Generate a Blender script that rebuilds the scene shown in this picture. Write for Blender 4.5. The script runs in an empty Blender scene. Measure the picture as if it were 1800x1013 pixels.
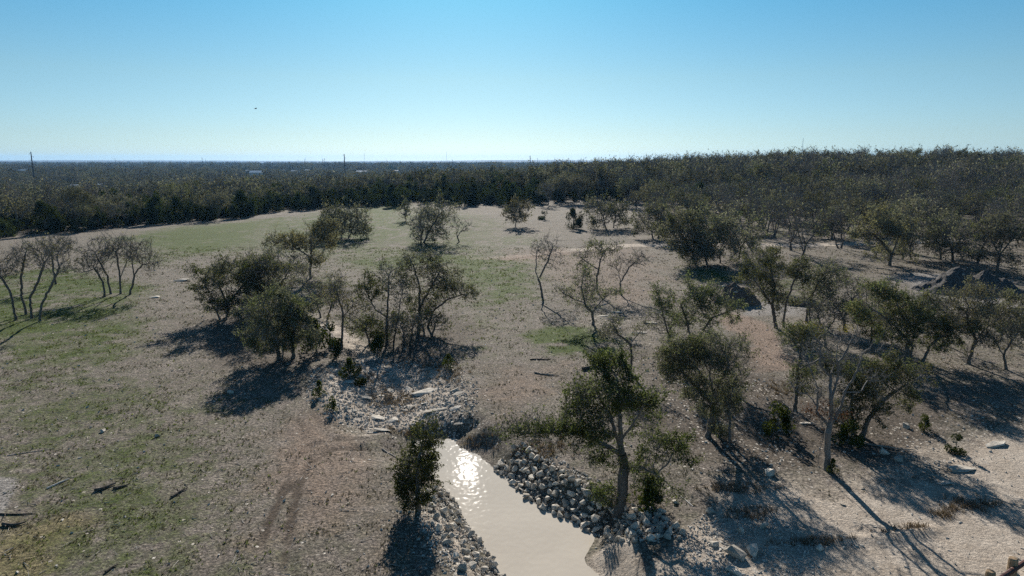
import bpy, bmesh, math, random
import numpy as np
from mathutils import Vector, Matrix
R = math.radians
S = bpy.context.scene
COL = S.collection

# ------------------------------------------------------------------ camera
EYE = 14.0
PITCH = R(10.64)
FPX = 1200.0                                  # focal length in photo pixels (1800 wide)
cam = bpy.data.cameras.new('camera'); cam.sensor_width = 36.0; cam.lens = 24.0
cam.clip_start = 0.1; cam.clip_end = 40000
co = bpy.data.objects.new('camera', cam); COL.objects.link(co)
co.location = (0, 0, EYE); co.rotation_euler = (R(90) - PITCH, 0, 0)
S.camera = co
# ------------------------------------------------------------------ sky, sun
SUN_AZ, SUN_EL = R(-4.0), R(25.5)             # azimuth from +Y, positive to the right
W = bpy.data.worlds.new('World'); S.world = W; W.use_nodes = True
wn = W.node_tree.nodes; wl = W.node_tree.links
bg = wn['Background']
sky = wn.new('ShaderNodeTexSky'); sky.sky_type = 'NISHITA'; sky.sun_disc = False
sky.sun_elevation = SUN_EL; sky.sun_rotation = SUN_AZ
sky.altitude = 300; sky.air_density = 1.0; sky.dust_density = 0.25; sky.ozone_density = 2.2
# clear, dry winter air: a bluer, paler horizon than the default atmosphere gives
tcw = wn.new('ShaderNodeTexCoord'); sxw = wn.new('ShaderNodeSeparateXYZ'); wl.new(tcw.outputs['Generated'], sxw.inputs[0])
rp = wn.new('ShaderNodeValToRGB'); wl.new(sxw.outputs[2], rp.inputs[0])
for k, (pz, cl) in enumerate([(0.0, (.315, .455, .66)), (.035, (.315, .43, .57)), (.11, (.315, .45, .50)), (.21, (.215, .475, .545)), (.6, (.22, .38, .43)), (1.0, (.20, .33, .38))]):
    e = rp.color_ramp.elements[k] if k < 2 else rp.color_ramp.elements.new(pz)
    e.position = pz; e.color = (*cl, 1)
mw = wn.new('ShaderNodeMix'); mw.data_type = 'RGBA'; mw.blend_type = 'MULTIPLY'; mw.inputs[0].default_value = 1
wl.new(sky.outputs[0], mw.inputs[6]); wl.new(rp.outputs[0], mw.inputs[7])
wl.new(mw.outputs[2], bg.inputs[0]); bg.inputs[1].default_value = 0.099
sl = bpy.data.lights.new('sun', 'SUN'); sl.energy = 5.0; sl.angle = R(0.53); sl.color = (1.0, 0.93, 0.84)
so = bpy.data.objects.new('sun', sl); COL.objects.link(so)
sd = Vector((math.sin(SUN_AZ)*math.cos(SUN_EL), math.cos(SUN_AZ)*math.cos(SUN_EL), math.sin(SUN_EL)))
so.rotation_euler = (-sd).to_track_quat('-Z', 'Y').to_euler(); so.location = (0, 0, 60)
S.view_settings.view_transform = 'Standard'; S.view_settings.look = 'None'
S.view_settings.exposure = 0.68; S.view_settings.gamma = 1.0; S.view_settings.use_curve_mapping = False
S.render.engine = 'CYCLES'
cy = S.cycles
cy.use_denoising = False
cy.max_bounces = 5; cy.diffuse_bounces = 2; cy.glossy_bounces = 2; cy.transmission_bounces = 4
cy.sample_clamp_direct = 0.9; cy.volume_bounces = 0; cy.transparent_max_bounces = 4; cy.caustics_reflective = False; cy.caustics_refractive = False

rng = np.random.default_rng(7)

# ------------------------------------------------------------------ helpers
def smooth(a, b, t):
    t = np.clip((t - a) / (b - a), 0, 1); return t * t * (3 - 2 * t)

def _h(ix, iy, s):
    n = (ix.astype(np.int64) * 374761393 + iy.astype(np.int64) * 668265263 + s * 974634377) & 0x7fffffff
    n = ((n ^ (n >> 13)) * 1274126177) & 0x7fffffff
    return ((n ^ (n >> 16)) & 0xffff) / 65535.0

def noise(x, y, s=0):
    x = np.asarray(x, float); y = np.asarray(y, float)
    ix = np.floor(x); iy = np.floor(y); fx = x - ix; fy = y - iy
    fx = fx * fx * (3 - 2 * fx); fy = fy * fy * (3 - 2 * fy)
    a = _h(ix, iy, s); b = _h(ix + 1, iy, s); c = _h(ix, iy + 1, s); d = _h(ix + 1, iy + 1, s)
    return (a * (1 - fx) + b * fx) * (1 - fy) + (c * (1 - fx) + d * fx) * fy * 1.0

def fbm(x, y, s=0, o=3):
    t = 0; a = 0.5
    for k in range(o):
        t = t + a * (noise(x * 2**k, y * 2**k, s + k) - 0.5); a *= 0.5
    return t * 2

def seg_dist(x, y, pl):
    d = np.full(np.shape(x), 1e9)
    for (ax, ay), (bx, by) in zip(pl[:-1], pl[1:]):
        vx, vy = bx - ax, by - ay; L = vx * vx + vy * vy + 1e-9
        t = np.clip(((x - ax) * vx + (y - ay) * vy) / L, 0, 1)
        d = np.minimum(d, np.hypot(x - ax - t * vx, y - ay - t * vy))
    return d

def poly_sd(x, y, pg):                        # signed distance, negative inside
    pl = list(pg) + [pg[0]]
    d = seg_dist(x, y, pl); ins = np.zeros(np.shape(x), bool)
    for (ax, ay), (bx, by) in zip(pl[:-1], pl[1:]):
        c = (ay > y) != (by > y)
        with np.errstate(divide='ignore', invalid='ignore'):
            xi = (bx - ax) * (y - ay) / (by - ay + 1e-12) + ax
        ins ^= c & (x < xi)
    return np.where(ins, -d, d)

def ray(u, v):
    dx = (u - 900) / FPX; dy = -(v - 506.5) / FPX
    return np.array([dx, math.cos(PITCH) + dy * math.sin(PITCH), -math.sin(PITCH) + dy * math.cos(PITCH)])
def at_z(u, v, z=0.0):
    d = ray(u, v); t = (z - EYE) / d[2]; return d * t + np.array([0, 0, EYE])
def at_y(u, v, Y):
    d = ray(u, v); t = Y / d[1]; return d * t + np.array([0, 0, EYE])
def P2(pts, z=0.0): return [tuple(at_z(u, v, z)[:2]) for u, v in pts]

# ------------------------------------------------------------------ terrain
WZ = -0.85                                    # water level
POND = P2([(728,777),(765,770),(800,771),(806,786),(845,800),(868,822),(902,850),(948,890),(998,914),(1050,940),(1040,962),(1030,985),(1055,1015),(1100,1090),
           (915,1090),(882,1018),(864,985),(842,952),(818,920),(800,882),(776,852),(752,832),(716,800)], WZ)
CREEK = P2([(590,520),(615,560),(640,600),(685,650),(705,690),(700,735),(735,768)])
BERM = P2([(650,770),(690,752),(745,742),(800,744)])
LEDGE = P2([(1375,940),(1420,943),(1480,950),(1560,948),(1640,932)])
def height(x, y):
    x = np.asarray(x, float); y = np.asarray(y, float)
    d = np.hypot(x, y)
    z = 0.30 * fbm(x / 22, y / 22, 3) + 0.05 * fbm(x / 3.0, y / 3.0, 5)
    z = z * smooth(8, 40, d)
    s = ((x + 75) * (-86) + (y - 140) * 56) / 102.6            # beyond the left field edge
    z = z - 8.0 * smooth(0, 190, s)
    z = z + 9.0 * np.exp(-((x - 165) / 150)**2 - ((y - 290) / 115)**2)
    z = z - 8.0 * smooth(380, 700, y) * (1 - smooth(0, 190, s))
    z = z + smooth(350, 900, d) * (3.5 * fbm(x / 260, y / 260, 11, 3))
    z = z + 5.0 * np.exp(-((x + 560) / 170)**2 - ((y - 800) / 160)**2)
    z = z - 5 * smooth(1200, 3200, d) + smooth(3500, 8000, d) * (3 + 14 * fbm(x / 2600 + 3, y / 1500, 17, 3))
    z = z + smooth(4000, 8500, d) * 30 * np.clip(fbm(x / 3000 + 1.7, y / 4000, 19, 2) + .1, 0, 1)
    near = (d < 90)
    if np.any(near):
        xn, yn = x[near], y[near]; zn = z[near]
        c = seg_dist(xn, yn, CREEK)
        zn = zn - 0.55 * (1 - smooth(0.8, 4.2, c + 0.8 * fbm(xn / 1.5, yn / 1.5, 9)))
        zn = zn + 0.16 * (1 - smooth(0, 4.5, c)) * fbm(xn / 0.9, yn / 0.9, 21)
        zn = zn + 0.2 * (1 - smooth(0.2, 1.3, seg_dist(xn, yn, BERM)))
        for tl in TRACKS: zn = zn - .06 * (1 - smooth(.08, .3, seg_dist(xn, yn, tl))) + .03 * (1 - smooth(.05, .3, np.abs(seg_dist(xn, yn, tl) - .45)))
        led = seg_dist(xn, yn, LEDGE)
        zn = zn + 0.16 * (1 - smooth(0.0, 0.45, led + 0.2 * fbm(xn, yn, 31)))
        sdp = poly_sd(xn, yn, POND) + 0.22 * fbm(xn / 0.8, yn / 0.8, 41) + 0.10 * fbm(xn / 0.25, yn / 0.25, 43)
        bank = WZ - 0.5 + 0.5 * smooth(-1.2, 0.0, sdp) + (0.12 * np.clip(sdp, 0, 9))
        k = smooth(0.0, 1.9, sdp)
        zn = np.where(sdp < 4, bank * (1 - k) + zn * k, zn)
        z = z.copy(); z[near] = zn
    return z
def hz(x, y): return float(height(np.array([x]), np.array([y]))[0])
def G(u, v):                                   # ground point seen at photo pixel
    z = 0.0
    for _ in range(12):
        p = at_z(u, v, min(z, EYE - 2)); z = 0.5 * z + 0.5 * hz(p[0], p[1])
    return np.array([p[0], p[1], hz(p[0], p[1])])

# ------------------------------------------------------------------ ground cover zones
ZONES = [  # channel, soft edge (m), strength, outline in world metres
 ('green', 10, 1.2, P2([(215,420),(300,402),(420,392),(500,386),(470,410),(440,440),(330,450),(250,440)])),
 ('green', 9, .8, P2([(400,400),(640,365),(740,362),(760,420),(640,440),(520,445)])),
 ('green', 8, .9, P2([(620,375),(700,362),(715,385),(640,395)])),
 ('green', 3, .85, P2([(-60,490),(110,470),(270,505),(250,545),(140,590),(0,605),(-80,600)])),
 ('green', 3, .7, P2([(0,590),(200,560),(300,560),(230,640),(60,660),(-60,640)])),
 ('green', 6, .9, P2([(560,455),(760,445),(940,455),(930,500),(840,540),(760,470),(640,480)])),
 ('green', 3, .75, P2([(820,470),(960,462),(950,530),(830,545)])),
 ('green', 1.5, .9, P2([(910,590),(960,570),(1040,575),(1080,600),(1130,585),(1060,630),(960,628)])),
 ('green', 2, .5, P2([(780,560),(860,540),(880,620),(800,620)])),
 ('green', 5, .8, P2([(1190,470),(1290,470),(1310,500),(1220,500)])),
 ('green', 5, .6, P2([(850,415),(960,412),(960,435),(840,435)])),
 ('green', 6, .6, P2([(1340,410),(1400,400),(1400,425),(1330,425)])),
 ('green', 3, .5, P2([(1310,500),(1380,480),(1500,490),(1420,530),(1330,535)])),
 ('green', 1.5, .62, P2([(120,860),(250,835),(330,880),(330,980),(280,1060),(60,1060),(150,940)])),
 ('green', .8, .9, P2([(20,880),(45,855),(75,850),(80,870),(50,890)])),
 ('green', 2, .5, P2([(30,750),(150,740),(220,790),(140,850),(60,830)])),
 ('green', 5, .55, P2([(-80,640),(250,640),(430,720),(440,860),(520,1000),(420,1080),(-100,1080)])),
 ('green', 4, .35, P2([(560,470),(860,450),(960,560),(880,640),(790,620),(760,540)])),
 ('green', 9, .6, P2([(150,470),(240,420),(520,390),(760,365),(900,390),(930,460),(860,540),(760,470),(600,470),(420,450),(300,470)])),
 ('green', 5, .5, P2([(330,470),(560,450),(640,500),(560,520),(380,510)])),
 ('red', 5, .5, P2([(860,440),(1160,430),(1200,520),(1130,560),(990,520),(930,470)])),
 ('straw', 2, .9, P2([(-60,900),(60,890),(150,920),(120,1060),(-80,1060)])),
 ('caliche', 1.2, 1.0, P2([(1130,985),(1210,905),(1330,845),(1460,870),(1560,850),(1660,840),(1740,775),(1860,770),(1860,1080),(1100,1090)])),
 ('caliche', 1.5, .55, P2([(1180,850),(1300,830),(1440,835),(1560,810),(1680,770),(1800,740),(1800,800),(1500,900),(1250,900)])),
 ('caliche', .6, 1.3, P2([(1030,965),(1075,940),(1125,960),(1130,1060),(1050,1060)], -.4)),
 ('caliche', .8, .85, P2([(545,560),(590,555),(640,590),(665,620),(640,628),(590,590)])),
 ('caliche', .8, .8, P2([(745,900),(790,880),(830,950),(870,1030),(800,1060),(770,960)])),
 ('red', 3, .9, P2([(850,455),(1000,440),(1010,448),(900,462)])),
 ('red', 1.2, 1.0, P2([(1255,565),(1300,550),(1360,580),(1400,650),(1330,660),(1320,600)])),
 ('red', 3, .6, P2([(440,760),(560,720),(660,780),(690,880),(600,960),(430,960)])),
 ('red', 3, .55, P2([(860,650),(1000,640),(1010,700),(880,740),(820,700)])),
 ('red', 2, .5, P2([(600,1000),(620,900),(700,900),(740,1000),(740,1080),(600,1080)])),
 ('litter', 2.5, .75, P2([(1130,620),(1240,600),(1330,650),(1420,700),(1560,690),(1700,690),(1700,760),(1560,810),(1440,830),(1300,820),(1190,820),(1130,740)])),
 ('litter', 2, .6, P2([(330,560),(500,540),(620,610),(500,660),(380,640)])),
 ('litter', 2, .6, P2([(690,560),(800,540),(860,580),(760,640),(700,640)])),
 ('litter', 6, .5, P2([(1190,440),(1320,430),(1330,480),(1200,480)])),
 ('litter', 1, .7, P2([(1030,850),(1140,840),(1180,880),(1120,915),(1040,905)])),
 ('caliche', 1.5, .85, P2([(580,655),(640,630),(760,650),(810,690),(810,735),(720,745),(640,755),(610,725),(560,690)])),
 ('rocky', 1.2, 1.0, P2([(560,650),(640,620),(780,640),(830,690),(830,740),(720,750),(640,760),(600,730),(540,690)])),
 ('rocky', 1.5, .75, P2([(1130,640),(1240,640),(1340,760),(1430,830),(1290,830),(1200,760)])),
 ('rocky', 2, .5, P2([(1300,660),(1420,700),(1440,800),(1330,770)])),
 ('rocky', 1.5, .5, P2([(1560,760),(1780,700),(1790,780),(1600,830)])),
 ('rocky', 1.5, .6, P2([(980,560),(1080,540),(1140,560),(1040,590)])),
 ('rocky', .8, .9, P2([(1180,960),(1280,900),(1420,960),(1500,1050),(1260,1060)])),
 ('rocky', 5, .5, P2([(860,420),(960,418),(950,440),(850,440)])),
 ('rocky', .8, .9, P2([(700,900),(790,870),(870,1010),(880,1060),(800,1060)])),
 ('gravel', .35, 1.0, P2([(-40,835),(25,838),(38,850),(20,875),(8,910),(-40,940)])),
 ('gravel', 3, .8, P2([(1560,490),(1660,480),(1800,520),(1800,550),(1640,545)])),
 ('gravel', 1.5, .7, P2([(1280,535),(1370,530),(1440,540),(1400,560),(1300,560)])),
]
ROADS = [(P2([(1020,441),(1110,434),(1250,434),(1400,437),(1520,433),(1640,432),(1760,418),(1850,405)]), 1.9, 1.0),
         (P2([(830,456),(930,450),(1020,441)]), 1.2, .5),
         (P2([(265,420),(330,440),(360,470),(330,490),(290,478)]), 1.2, .35)]
TRACKS = [P2([(650,768),(590,772),(545,785),(515,815),(500,860),(472,920),(452,980),(445,1040)]), P2([(640,785),(585,790),(545,815),(525,855),(511,920),(500,980),(497,1040)]),
          P2([(560,690),(548,730),(575,770)]), P2([(540,700),(525,740),(545,785)])]
CH = ['green', 'caliche', 'red', 'gravel', 'litter', 'rocky', 'track', 'straw']
def zones(x, y):
    x = np.asarray(x, float); y = np.asarray(y, float)
    out = {c: np.zeros(x.shape) for c in CH}
    wob = fbm(x / 5, y / 5, 51, 3); wob2 = fbm(x / 1.2, y / 1.2, 57, 2)
    for c, soft, k, pg in ZONES:
        a = np.array(pg); m = soft * 2 + 1
        sel = (x > a[:, 0].min() - m) & (x < a[:, 0].max() + m) & (y > a[:, 1].min() - m) & (y < a[:, 1].max() + m)
        if not sel.any(): continue
        sd_ = poly_sd(x[sel], y[sel], pg) + soft * (0.9 * wob[sel] + 0.5 * wob2[sel])
        out[c][sel] = np.maximum(out[c][sel], k * (1 - smooth(-soft, soft, sd_)))
    for pl, w, k in ROADS:
        d = seg_dist(x, y, pl) + 0.5 * wob
        out['caliche'] = np.maximum(out['caliche'], k * 0.8 * (1 - smooth(w * .6, w * 1.5, d)))
    for pl in TRACKS:
        d = seg_dist(x, y, pl) + 0.12 * wob2
        out['track'] = np.maximum(out['track'], (1 - smooth(.05, .36, d)) * np.clip(.62 + 1.4 * wob, 0, 1))
    out['green'] *= np.clip(0.85 + 0.9 * wob2 + .5 * wob, 0, 1)
    return out

# ------------------------------------------------------------------ mesh + object helpers
def mesh_np(name, verts, faces, mat=None, smooth_=False):
    """faces: list of (F,k) int arrays"""
    verts = np.asarray(verts, np.float32)
    me = bpy.data.meshes.new(name)
    faces = [np.asarray(f, np.int32) for f in faces if len(f)]
    lt = np.concatenate([np.full(len(f), f.shape[1], np.int32) for f in faces])
    lv = np.concatenate([f.ravel() for f in faces])
    me.vertices.add(len(verts)); me.vertices.foreach_set('co', verts.ravel())
    me.loops.add(len(lv)); me.loops.foreach_set('vertex_index', lv)
    me.polygons.add(len(lt))
    me.polygons.foreach_set('loop_start', np.concatenate([[0], np.cumsum(lt)[:-1]]).astype(np.int32))
    if smooth_: me.polygons.foreach_set('use_smooth', np.ones(len(lt), bool))
    else: me.polygons.foreach_set('use_smooth', np.zeros(len(lt), bool))
    me.update(calc_edges=True)
    if mat: me.materials.append(mat)
    return me
def link(name, data, parent=None):
    o = bpy.data.objects.new(name, data); COL.objects.link(o)
    if parent is not None: o.parent = parent
    return o
def tag(o, label=None, cat=None, group=None, kind=None):
    if label: o['label'] = label
    if cat: o['category'] = cat
    if group: o['group'] = group
    if kind: o['kind'] = kind
    return o
def thing(name, label, cat, loc, rz=0.0, sc=1.0, group=None):
    o = bpy.data.objects.new(name, None); COL.objects.link(o); o.empty_display_size = .3
    o.location = loc; o.rotation_euler = (0, 0, rz); o.scale = (sc, sc, sc) if np.isscalar(sc) else sc
    return tag(o, label, cat, group)
class MB:                                      # small mesh collector
    def __init__(s): s.v = []; s.f = []
    def add(s, V, F):
        b = len(s.v); s.v += [tuple(map(float, p)) for p in V]; s.f += [tuple(b + i for i in f) for f in F]; return s
    def box(s, c, d, rz=0, taper=1.0):
        x, y, z = [k / 2 for k in d]; ca, sa = math.cos(rz), math.sin(rz); V = []
        for sz in (-1, 1):
            t = taper if sz > 0 else 1
            for sx, sy in ((-1, -1), (1, -1), (1, 1), (-1, 1)):
                px, py = sx * x * t, sy * y * t
                V.append((c[0] + px * ca - py * sa, c[1] + px * sa + py * ca, c[2] + sz * z))
        return s.add(V, [(3, 2, 1, 0), (4, 5, 6, 7), (0, 1, 5, 4), (1, 2, 6, 5), (2, 3, 7, 6), (3, 0, 4, 7)])
    def tube(s, pts, rad, n=8, cap=True):
        pts = [Vector(p) for p in pts]; V = []; F = []
        for i, p in enumerate(pts):
            d = (pts[min(i + 1, len(pts) - 1)] - pts[max(i - 1, 0)]).normalized()
            a = d.cross(Vector((.31, .92, .23))).normalized(); b = d.cross(a)
            r = rad[i] if hasattr(rad, '__len__') else rad
            V += [p + r * (math.cos(2*math.pi*k/n) * a + math.sin(2*math.pi*k/n) * b) for k in range(n)]
        for i in range(len(pts) - 1):
            for k in range(n):
                F.append((i*n + k, i*n + (k+1) % n, (i+1)*n + (k+1) % n, (i+1)*n + k))
        if cap: F += [tuple(range(n)), tuple(reversed(range((len(pts)-1)*n, len(pts)*n)))]
        return s.add(V, F)
    def mesh(s, name, mat):
        me = bpy.data.meshes.new(name); me.from_pydata(s.v, [], s.f); me.update(); me.materials.append(mat); return me
    def build(s, name, mat, parent=None): return link(name, s.mesh(name, mat), parent)

# ------------------------------------------------------------------ materials
class N:                                       # tiny node helper
    def __init__(s, name):
        s.m = bpy.data.materials.new(name); s.m.use_nodes = True; s.t = s.m.node_tree
        s.b = s.t.nodes['Principled BSDF']; s.out = s.t.nodes['Material Output']
    def n(s, typ, **kw):
        o = s.t.nodes.new(typ)
        for k, v in kw.items():
            setattr(o, k, v)
        return o
    def l(s, a, b): s.t.links.new(a, b)
    def val(s, sock, v):
        if hasattr(v, 'is_output') : s.l(v, sock)
        else: sock.default_value = v
    def noise(s, scale, detail=3, rough=.55, co=None, dist=0):
        o = s.n('ShaderNodeTexNoise'); o.inputs['Scale'].default_value = scale; o.inputs['Detail'].default_value = detail
        o.inputs['Roughness'].default_value = rough; o.inputs['Distortion'].default_value = dist
        if co is not None: s.l(co, o.inputs['Vector'])
        return o.outputs['Fac']
    def mix(s, f, a, b, mode='MIX'):
        o = s.n('ShaderNodeMix', data_type='RGBA', blend_type=mode)
        s.val(o.inputs[0], f)
        for i, c in ((6, a), (7, b)):
            if hasattr(c, 'is_output'): s.l(c, o.inputs[i])
            else: o.inputs[i].default_value = (*c, 1)
        return o.outputs[2]
    def math(s, op, a, b=0.0, clamp=False):
        o = s.n('ShaderNodeMath', operation=op); o.use_clamp = clamp
        s.val(o.inputs[0], a); s.val(o.inputs[1], b); return o.outputs[0]
    def rng(s, x, a, b, c=0., d=1.):
        o = s.n('ShaderNodeMapRange'); s.val(o.inputs[0], x)
        for i, v in zip((1, 2, 3, 4), (a, b, c, d)): o.inputs[i].default_value = v
        return o.outputs[0]
    def bump(s, h, strength=.5, dist=.05, nrm=None):
        o = s.n('ShaderNodeBump'); o.inputs['Strength'].default_value = strength; o.inputs['Distance'].default_value = dist
        s.l(h, o.inputs['Height'])
        if nrm is not None: s.l(nrm, o.inputs['Normal'])
        return o.outputs[0]
    def pos(s): return s.n('ShaderNodeNewGeometry').outputs['Position']
    def obj(s): return s.n('ShaderNodeTexCoord').outputs['Object']

def simple(name, c1, c2, scale=8, rough=.85, bump=.3, bdist=.02, vary=.25, spec=.3, coords='obj'):
    m = N(name); co_ = m.obj() if coords == 'obj' else m.pos()
    f = m.noise(scale, 5, .65, co_)
    c = m.mix(m.rng(f, .3, .7), c1, c2)
    r = m.n('ShaderNodeObjectInfo').outputs['Random']
    hs = m.n('ShaderNodeHueSaturation'); m.l(c, hs.inputs['Color'])
    m.l(m.rng(r, 0, 1, 1 - vary, 1 + vary), hs.inputs['Value'])
    m.l(hs.outputs[0], m.b.inputs['Base Color'])
    m.b.inputs['Roughness'].default_value = rough; m.b.inputs['Specular IOR Level'].default_value = spec
    m.l(m.bump(m.noise(scale * 3, 5, .7, co_), bump, bdist), m.b.inputs['Normal'])
    return m.m

def leafmat(name, dark, light, trans=.42, vary=.22, rough=.5):
    m = N(name)
    isl = m.n('ShaderNodeNewGeometry').outputs['Random Per Island']
    c = m.mix(m.rng(isl, .1, .95), dark, light)
    r = m.n('ShaderNodeObjectInfo').outputs['Random']
    hs = m.n('ShaderNodeHueSaturation'); m.l(c, hs.inputs['Color'])
    m.l(m.rng(r, 0, 1, 1 - vary, 1 + vary), hs.inputs['Value']); m.l(m.rng(r, 0, 1, .485, .515), hs.inputs['Hue'])
    df = m.n('ShaderNodeBsdfDiffuse'); m.l(hs.outputs[0], df.inputs[0])
    tr = m.n('ShaderNodeBsdfTranslucent')
    tc = m.mix(1.0, hs.outputs[0], (1.3, 1.3, .85), 'MULTIPLY'); m.l(tc, tr.inputs[0])
    mx = m.n('ShaderNodeMixShader'); mx.inputs[0].default_value = trans
    m.l(df.outputs[0], mx.inputs[1]); m.l(tr.outputs[0], mx.inputs[2]); m.l(mx.outputs[0], m.out.inputs[0])
    return m.m

M = {}
M['bark'] = simple('oak_bark', (.085, .075, .065), (.20, .18, .16), 9, .95, .8, .03, .2, .1)
M['deadbark'] = simple('dead_bark', (.12, .114, .106), (.24, .23, .218), 9, .9, .6, .02, .1, .1)
M['twig'] = simple('twig_bark', (.13, .118, .105), (.25, .23, .21), 5, .95, 0, .01, .15, .1)
M['oak_olive'] = leafmat('oak_leaves_olive', (.046, .058, .030), (.136, .152, .082))
M['oak_dark'] = leafmat('oak_leaves_dark', (.028, .038, .015), (.095, .112, .042))
M['oak_grey'] = leafmat('oak_leaves_grey', (.080, .085, .066), (.198, .200, .162), .38)
M['oak_brown'] = leafmat('oak_leaves_brownish', (.074, .071, .044), (.180, .166, .105), .4)
M['wood_grey'] = leafmat('woodland_leaves_grey', (.064, .066, .057), (.185, .180, .150), .3, .45)
M['wood_olive'] = leafmat('woodland_leaves_olive', (.044, .051, .030), (.140, .144, .084), .3, .45)
M['oak_yellow'] = leafmat('mistletoe_yellow', (.085, .075, .014), (.20, .17, .03), .35)
M['dead_leaf'] = leafmat('dead_leaves', (.09, .045, .025), (.20, .11, .07), .2)
M['juniper'] = leafmat('juniper_foliage', (.020, .029, .012), (.062, .080, .030), .2)
M['shrub'] = leafmat('shrub_leaves', (.035, .048, .014), (.085, .105, .03), .3)
M['rock'] = simple('limestone', (.34, .305, .255), (.66, .61, .53), 3, .95, .8, .05, .3, .1)
M['pebble'] = simple('pale_stone', (.36, .34, .30), (.60, .57, .52), 3, .9, 0, .01, .1, .2, 'pos')
M['stick'] = simple('stick_wood', (.16, .14, .12), (.42, .39, .35), 1.5, .9, 0, .01, .2, .2, 'pos')
M['darkwood'] = simple('weathered_log', (.05, .043, .036), (.15, .13, .11), 8, .95, .5, .02, .2, .1)
M['whitewood'] = simple('bleached_branch', (.5, .48, .44), (.68, .66, .62), 8, .85, .3, .01, .05, .2)
M['gravelpile'] = simple('crushed_gravel', (.05, .047, .045), (.135, .128, .122), 7, .95, 1.0, .06, .05, .2)
M['earthpile'] = simple('dug_earth', (.10, .078, .062), (.22, .18, .15), 4, .95, 1.0, .08, .05, .1)
M['post'] = simple('cedar_post', (.22, .15, .09), (.40, .29, .18), 6, .85, .5, .02, .1, .2)
M['rail'] = simple('rusted_rail', (.06, .022, .016), (.12, .045, .03), 7, .6, .3, .01, .05, .4)
M['pole'] = simple('weathering_steel', (.05, .035, .028), (.08, .055, .042), .5, .7, 0, .01, .1, .4)
M['mast'] = simple('galvanised_steel', (.35, .36, .37), (.45, .46, .47), .5, .5, 0, .01, .1, .5)
M['wall'] = simple('house_wall', (.62, .60, .56), (.72, .70, .66), .6, .8, 0, .01, .15, .3)
M['metalroof'] = simple('metal_roof', (.66, .68, .70), (.78, .79, .80), .4, .45, 0, .01, .1, .5)
M['redroof'] = simple('red_roof', (.32, .12, .08), (.42, .17, .11), .6, .7, 0, .01, .1, .3)
M['glass'] = simple('window_glass', (.03, .035, .04), (.05, .055, .06), .5, .1, 0, .01, .1, .5)
M['bird'] = simple('bird_feathers', (.015, .013, .012), (.035, .03, .027), 4, .8, 0, .01, .1, .2)
M['drygrass'] = leafmat('dry_grass_blades', (.075, .068, .05), (.215, .19, .145), .2, .05, .8)
M['greengrass'] = leafmat('green_grass_blades', (.05, .075, .018), (.135, .17, .055), .4, .05, .7)
M['browngrass'] = leafmat('brown_grass_blades', (.15, .12, .085), (.28, .225, .165), .15, .05, .8)

# ground
g = N('ground')
p = g.pos()
aA = g.n('ShaderNodeAttribute', attribute_name='za'); aB = g.n('ShaderNodeAttribute', attribute_name='zb'); aC = g.n('ShaderNodeAttribute', attribute_name='zc')
sa_ = g.n('ShaderNodeSeparateColor'); g.l(aA.outputs['Color'], sa_.inputs[0])
sb_ = g.n('ShaderNodeSeparateColor'); g.l(aB.outputs['Color'], sb_.inputs[0])
sc_ = g.n('ShaderNodeSeparateColor'); g.l(aC.outputs['Color'], sc_.inputs[0])
green, caliche, red = sa_.outputs; gravel, litter, rocky = sb_.outputs; track, straw, wood = sc_.outputs
nL = g.noise(.22, 5, .65, p); nM = g.noise(1.1, 5, .65, p); nF = g.noise(7, 4, .7, p); nX = g.noise(32, 3, .7, p)
turf = g.mix(g.rng(nL, .35, .65), (.160, .138, .124), (.238, .212, .190))
turf = g.mix(g.rng(nM, .38, .66), turf, (.122, .120, .088))
turf = g.mix(g.math('MULTIPLY', g.rng(nF, .5, .68), .8), turf, (.31, .27, .225))
turf = g.mix(g.math('MULTIPLY', g.rng(nF, .5, .34), .85), turf, (.055, .048, .038))
def masked(base, m, col, spread=.5):
    f = g.math('ADD', m, g.math('MULTIPLY', g.math('SUBTRACT', g.math('ADD', g.math('MULTIPLY', nF, .5), g.math('MULTIPLY', nM, .5)), .5), spread * 3))
    f = g.math('MULTIPLY', g.rng(f, .28, .72), g.rng(m, 0, .15))
    return g.mix(f, base, col)
greenc = g.mix(g.rng(nF, .3, .7), (.030, .054, .008), (.088, .122, .024))
vg = g.n('ShaderNodeTexVoronoi'); vg.inputs['Scale'].default_value = 13.0; g.l(p, vg.inputs['Vector'])
sg = g.n('ShaderNodeSeparateColor'); g.l(vg.outputs['Color'], sg.inputs[0])
c = masked(turf, straw, g.mix(g.rng(nF, .3, .7), (.09, .082, .042), (.27, .23, .135)), .4)
c = masked(c, green, greenc, .5)
c = masked(c, red, g.mix(g.rng(nF, .3, .7), (.165, .124, .098), (.285, .220, .178)), .4)
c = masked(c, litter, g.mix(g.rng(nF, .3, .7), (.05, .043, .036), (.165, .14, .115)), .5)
c = masked(c, gravel, g.mix(g.rng(nX, .3, .7), (.14, .132, .125), (.36, .345, .33)), .1)
cal = g.mix(g.rng(nM, .3, .7), (.35, .297, .242), (.52, .462, .395))
cal = g.mix(g.math('MULTIPLY', g.rng(nX, .55, .7), .6), cal, (.24, .20, .16))
c = masked(c, caliche, cal, .35)
c = masked(c, track, (.085, .068, .054), .5)
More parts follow.
